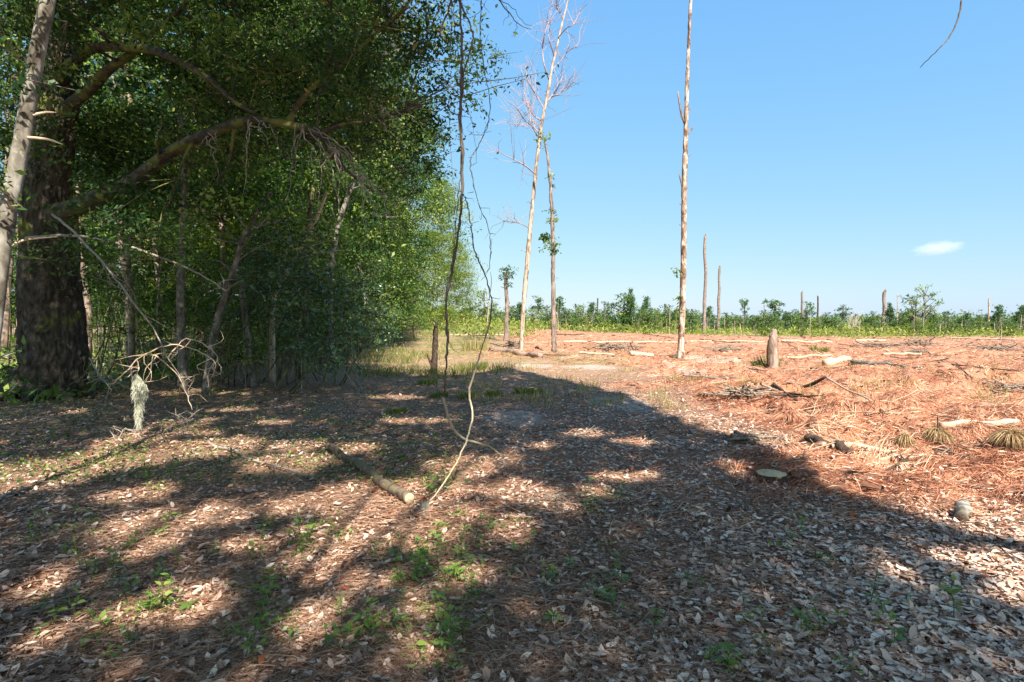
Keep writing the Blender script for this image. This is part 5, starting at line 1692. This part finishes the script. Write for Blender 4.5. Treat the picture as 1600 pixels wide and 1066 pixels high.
# ------------------------------------------------------------------ leaf litter, needles, twig litter
def litter():
    g = np.random.default_rng(800)
    def lay(n, y0, y1, size, shape, name, lab=None, pw=1.0, px0=-500, px1=2250):
        y = 1 / (1 / y0 + (1 / y1 - 1 / y0) * g.random(n) ** pw)
        x = (g.uniform(px0, px1, n) - 800) / F * y
        sh = shadeleaf(x, y)
        den = sh * (.62 + .30 * sst(-2, 2, x) + .6 * fbm(x * 1.2, y * 1.2, 801)) + .10 * (x < 4.8)
        k = g.random(n) < den
        x, y = x[k], y[k]
        z = hgt(x, y) + .004 + g.random(len(x)) ** 2 * .035
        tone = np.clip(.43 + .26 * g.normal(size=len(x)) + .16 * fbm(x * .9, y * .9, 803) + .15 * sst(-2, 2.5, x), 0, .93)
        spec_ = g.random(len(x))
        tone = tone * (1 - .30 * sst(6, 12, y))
        tone = np.where(spec_ < .018, .965, tone)
        tone = np.where(spec_ > .992, 1.0, tone)
        m = MB()
        m.add(*leaves(np.stack([x, y, z], 1), size * g.choice([.5, .7, 1, 1.15, 1.3], len(x)), g, .84, .50, .02, rnd=tone, shape=shape, curl=.55))
        stuff(m, name, M['litter'], lab)
    lay(135000, 1.35, 7.5, .052, 'curl', 'leaf_litter', 'curled grey-brown oak leaves covering the shaded ground in front', .75)
    lay(95000, 7.0, 26, .060, 'kite', 'leaf_litter', 'smaller looking brown oak leaves covering the shaded middle ground', .9)
    # pine straw
    n = 350000
    y = 1 / (1 / 4.2 + (1 / 70 - 1 / 4.2) * g.random(n) ** .75)
    x = (g.uniform(560, 2150, n) - 800) / F * y
    k = g.random(n) < redmask(x, y) * (.6 + .5 * fbm(x * .9, y * .9, 811)) + .03
    x, y = x[k], y[k]
    flow = fbm(x * .9, y * 1.0, 812, 3) * 4.2 + g.normal(0, .55, len(x))
    L = g.uniform(.07, .19, len(x)) * (1 + y / 40)
    b = np.stack([x, y, hgt(x, y) + g.random(len(x)) ** 2 * .05], 1)
    ex, ey = x + np.cos(flow) * L, y + np.sin(flow) * L
    t = np.stack([ex, ey, hgt(ex, ey) + g.random(len(x)) ** 2 * .09], 1)
    m = MB()
    m.add(*blades(b, t, .003 + .0006 * y, g, np.clip(.5 + .28 * g.normal(size=len(x)) + .55 * fbm(x * .7, y * .9, 813), 0, 1)))
    stuff(m, 'pine_straw', M['needle'], 'swept rust-red pine needles covering the sunny clearing')
    # loose straw mixed in the litter near the camera
    n = 40000
    y = 1 / (1 / 2.2 + (1 / 9 - 1 / 2.2) * g.random(n) ** .8)
    x = (800 - 880 * g.random(n) ** .75 + 880 * g.random(n) ** 1.6 - 800) / F * y
    a = g.uniform(0, 6.28, n)
    L = g.uniform(.08, .22, n)
    b = np.stack([x, y, hgt(x, y) + g.random(n) * .03 + .01], 1)
    t = b + np.stack([np.cos(a) * L, np.sin(a) * L, g.normal(0, .012, n)], 1)
    t[:, 2] = np.maximum(t[:, 2], hgt(t[:, 0], t[:, 1]) + .01)
    m = MB()
    m.add(*blades(b, t, .0028, g))
    n = 90000                       # crumbs: broken bits between the leaves
    y = 1 / (1 / 2.2 + (1 / 12 - 1 / 2.2) * g.random(n) ** .8)
    x = (g.uniform(-450, 2150, n) - 800) / F * y
    m2 = MB()
    m2.add(*leaves(np.stack([x, y, hgt(x, y) + .006 + .015 * g.random(n)], 1), .024, g, .6, .5, 0, rnd=np.clip(g.normal(.3, .25, n), 0, .93)))
    stuff(m2, 'leaf_crumbs', M['litter'], 'crumbled brown leaf fragments between the larger leaves')
    stuff(m, 'loose_straw', M['brown_straw'], 'loose dry straw and hair-thin twigs scattered through the leaf litter')
    # slash of the clearing: small broken sticks
    m = MB()
    for k in range(1500):
        px, py = g.uniform(690, 1610), 519 + 240 * g.random() ** 2.0
        y_ = CZ * F / (py - 508)
        x_ = (px - 800) / F * y_
        if redmask(x_, y_) < .3:
            continue
        a_ = g.normal(0, 1.0)
        L_ = g.uniform(.1, .5) * (1 + y_ / 25)
        z0, z1 = float(hgt(x_, y_)), float(hgt(x_ + L_ * math.cos(a_), y_ + L_ * math.sin(a_)))
        r_ = g.uniform(.002, .007) * (1 + y_ / 22)
        m.tube([[x_, y_, z0 + r_], [x_ + L_ * math.cos(a_), y_ + L_ * math.sin(a_), z1 + r_ + g.random() * .06]], [r_, r_ * .5], 4, caps=False)
    stuff(m, 'slash', M['pale_wood'], 'small broken sticks strewn over the red needles')
    m = MB()
    for k in range(2200):
        px, py = g.uniform(690, 1900), 519 + 200 * g.random() ** 1.8
        y_ = CZ * F / (py - 508)
        x_ = (px - 800) / F * y_
        if redmask(x_, y_) < .3 or fbm(x_ * .25, y_ * .25, 821) < -.05:
            continue
        a_ = g.normal(0, 1.3)
        L_ = g.uniform(.15, .7) * (1 + y_ / 30)
        z0, z1 = float(hgt(x_, y_)), float(hgt(x_ + L_ * math.cos(a_), y_ + L_ * math.sin(a_)))
        r_ = g.uniform(.003, .011) * (1 + y_ / 25)
        m.tube([[x_, y_, z0 + r_], [x_ + L_ * math.cos(a_), y_ + L_ * math.sin(a_), z1 + r_ + g.random() ** 2 * .15]], [r_, r_ * .5], 4, caps=False)
    stuff(m, 'grey_slash', M['slash_wood'], 'grey broken twigs drifted in patches over the clearing')
    m = MB()
    k = 0
    while k < 1500:
        px, py = g.uniform(690, 1610), 519 + 250 * g.random() ** 1.7
        y_ = CZ * F / (py - 508)
        x_ = (px - 800) / F * y_
        k += 1
        if redmask(x_, y_) < .3:
            continue
        s_ = g.uniform(.008, .026) * (1 + y_ / 9)
        z_ = float(hgt(x_, y_))
        a_ = g.uniform(0, 3.14)
        d_ = np.array([math.cos(a_), math.sin(a_), g.normal(0, .12)]) * s_ * g.uniform(.8, 2.2)
        c_ = np.array([x_, y_, z_ + s_ * .25])
        m.tube([c_ - d_, c_ - d_ * .3 + g.normal(0, s_ * .2, 3), c_ + d_ * .5, c_ + d_], [s_ * .15, s_ * .38, s_ * .30, s_ * .10], 6)
    stuff(m, 'bark_litter', M['dark_bits'], 'dark bark scraps and cone bits strewn over the red needles')
litter()

# the largest loose leaves, one by one
def single_leaves():
    g = np.random.default_rng(820)
    protos_ = []
    for k in range(4):
        me = mesh_np('dead_leaf', *leaves(np.zeros((1, 3)), 1.0, g, .9, .5, .0, rnd=np.array([(.58, .75, .85, .965)[k]]), shape='curl', curl=.7)[:3], rnd=np.full(8, (.58, .75, .85, .965)[k]))
        me.materials.append(M['litter'])
        protos_.append(me)
    lvs = [[], [], [], []]
    for i in range(230):
        px, py = g.uniform(0, 1600), 800 + 262 * g.random() ** .7
        c = G(px, py)
        k = int(g.choice([0, 1, 1, 2, 2, 3], p=[.2, .25, .2, .15, .12, .08]))
        o = bpy.data.objects.new('dead_leaf', protos_[k])
        COL.objects.link(o)
        s_ = g.uniform(.045, .058)
        o.location = (c[0], c[1], c[2] + .016)
        o.rotation_euler = (g.normal(0, .25), g.normal(0, .25), g.uniform(0, 6.28))
        o.scale = (s_,) * 3
        tag(o, ['brown', 'tan', 'pale grey', 'rust-red'][k] + ' curled dead oak leaf lying loose on top of the front litter', 'dead leaf', ['brown', 'tan', 'pale', 'red'][k] + ' loose dead leaves at the front')
        o['cpos'] = tuple(o.location)
        lvs[k].append(o)
    for k in range(4):
        rank_labels(lvs[k], ['brown', 'tan', 'pale grey', 'rust-red'][k] + ' loose dead leaf', marks2)
single_leaves()

# ------------------------------------------------------------------ seedlings: stem and leaves are parts
def leaf_mesh(name, m, tone, asp):
    v = []
    for t, w_, z in ((0, 0, 0), (.3, .42, .02), (.62, .40, .0), (1, 0, -.10)):
        v.append((t, w_, z))
    vv = [(0, 0, 0), (.3, 0, .0), (.65, 0, -.01), (1, 0, -.12), (.28, asp * .5, .05), (.62, asp * .46, .03), (.28, -asp * .5, .05), (.62, -asp * .46, .03)]
    l = [0, 1, 4, 4, 1, 2, 5, 5, 2, 3, 0, 6, 1, 6, 7, 2, 1, 7, 3, 2]
    me = mesh_np(name, vv, l, [3, 4, 3, 3, 4, 3], np.full(8, tone))
    me.materials.append(m)
    return me
LM = [leaf_mesh('leaf', M['seedling'], t, a) for t, a in ((.25, .5), (.55, .42), (.9, .5))]
def seedling(px, py, h, nl, ls, g, top_py=None):
    c = G(px, py)
    o = empty('seedling', tuple(float(q) for q in c), '', 'plant', 'green seedlings on the leaf litter')
    t = MB()
    lean = np.array([g.normal(0, .2), g.normal(0, .2), 1]) * h
    pts = np.array([[0, 0, -.02], lean * .5 + g.normal(0, .01, 3), lean])
    p = t.tube(pts, [.0028, .0022, .001], 5, sub=4)
    t.build('stem', M['green_stem'], o)
    k0 = int(g.integers(3))
    for k in range(nl):
        s = g.uniform(.3, 1)
        q = p[int(s * (len(p) - 1))]
        lf = bpy.data.objects.new('leaf', LM[(k0 + int(g.random() < .3)) % 3])
        COL.objects.link(lf)
        lf.parent = o
        a = k * 2.4 + g.normal(0, .3)
        lf.location = q + np.array([math.cos(a), math.sin(a), 0]) * .006
        lf.rotation_euler = (g.normal(0, .25), -g.uniform(-.1, .7), a)
        z = ls * g.uniform(.7, 1.2)
        lf.scale = (z, z, z)
    return o
M['green_stem'] = woodmat('green_stem', [(.3, (.06, .09, .02)), (.7, (.13, .16, .05))], 30)
g = np.random.default_rng(840)
sd = []
clusters = [((485, 850), 30, 22, 7), ((700, 905), 45, 45, 15), ((640, 900), 30, 22, 6), ((690, 1010), 45, 30, 9), ((420, 950), 14, 25, 4), ((560, 1000), 50, 20, 6), ((680, 770), 18, 14, 4), ((200, 900), 60, 40, 6), ((230, 960), 30, 18, 4), ((120, 1000), 60, 30, 4),
            ((90, 830), 60, 20, 4), ((230, 745), 40, 20, 4), ((945, 800), 40, 18, 4), ((1240, 840), 14, 20, 2), ((760, 830), 40, 14, 3), ((1000, 950), 80, 40, 4), ((1130, 1045), 20, 12, 2), ((870, 900), 60, 60, 4), ((1380, 960), 120, 60, 4), ((340, 860), 60, 30, 4), ((1270, 1000), 60, 30, 3), ((380, 1020), 40, 20, 3)]
for (cx, cy), rx, ry, n_ in clusters:
    for k in range(int(n_ * 1.5)):
        px, py = cx + g.normal(0, rx * .6), min(1058, cy + g.normal(0, ry * .6))
        sd.append(seedling(px, py, g.uniform(.06, .22), int(g.integers(6, 12)), g.uniform(.035, .06), g))
rank_labels(sd, 'small green broad-leaved seedling', marks2)
# low feathery ground plants in the same places
m = MB()
for (cx, cy), rx, ry, n_ in clusters:
    for k in range(n_):
        c = G(cx + g.normal(0, rx), min(1060, cy + g.normal(0, ry)))
        p = c + np.abs(g.normal(0, .03, (22, 3))) * [1, 1, 1] + g.normal(0, .04, (22, 3)) * [1, 1, 0] + [0, 0, .03]
        m.add(*leaves(p, .028, g, .4, .5, 0))
stuff(m, 'ground_creeper', M['seedling'], 'tiny-leaved green creeper spreading through the litter')
m = MB()
for k in range(900):                 # faint green in the shade further back
    px, py = g.uniform(-20, 760), g.uniform(560, 760)
    c = G(px, py)
    if c[0] > -.5 and g.random() < .5:
        continue
    m.add(*leaves(c + g.normal(0, .10, (9, 3)) * [1, 1, 0] + np.abs(g.normal(0, .05, (9, 3))) * [0, 0, 1], .05, g, .3, .4, -.2, rnd=g.random(9)))
stuff(m, 'shade_weeds', M['wood_leaf'], 'scattered small weeds in the shade along the wood')

# ------------------------------------------------------------------ small cloud low in the sky
def cloud(lab, px, py, d, w_, h_, dens, seed):
    m = bpy.data.materials.new('cloud_vapour')
    m.use_nodes = True
    n = m.node_tree
    n.nodes.clear()
    out = n.nodes.new('ShaderNodeOutputMaterial')
    v = n.nodes.new('ShaderNodeVolumePrincipled')
    v.inputs['Color'].default_value = (1, 1, 1, 1)
    v.inputs['Anisotropy'].default_value = .3
    tc = n.nodes.new('ShaderNodeTexCoord')
    ns = n.nodes.new('ShaderNodeTexNoise')
    ns.inputs['Scale'].default_value = 3.4
    ns.inputs['Detail'].default_value = 7
    ns.inputs['Roughness'].default_value = .68
    n.links.new(tc.outputs['Object'], ns.inputs['Vector'])
    ln = n.nodes.new('ShaderNodeVectorMath')
    ln.operation = 'LENGTH'
    n.links.new(tc.outputs['Object'], ln.inputs[0])
    a = n.nodes.new('ShaderNodeMath')
    a.operation = 'SUBTRACT'
    n.links.new(ns.outputs[0], a.inputs[0])
    n.links.new(ln.outputs['Value'], a.inputs[1])
    b = n.nodes.new('ShaderNodeMapRange')
    b.inputs['From Min'].default_value = -.16
    b.inputs['From Max'].default_value = .30
    b.inputs['To Max'].default_value = dens
    n.links.new(a.outputs[0], b.inputs['Value'])
    n.links.new(b.outputs[0], v.inputs['Density'])
    n.links.new(v.outputs[0], out.inputs['Volume'])
    me = bpy.data.meshes.new('cloud')
    import bmesh
    bm = bmesh.new()
    bmesh.ops.create_icosphere(bm, subdivisions=3, radius=1.0)
    bm.to_mesh(me)
    bm.free()
    me.materials.append(m)
    o = link('cloud', me)
    o.location = P(px, py, d)
    o.scale = (w_, w_ * .5, h_)
    o.rotation_euler = (0, -.12, 0)
    tag(o, lab, 'cloud')
cloud('small white wispy cloud low in the sky at the right', 1466, 388, 4000, 280, 80, .010, 1)
cloud('faint small puff of cloud above the left skyline', 1003, 456, 4000, 75, 40, .006, 2)
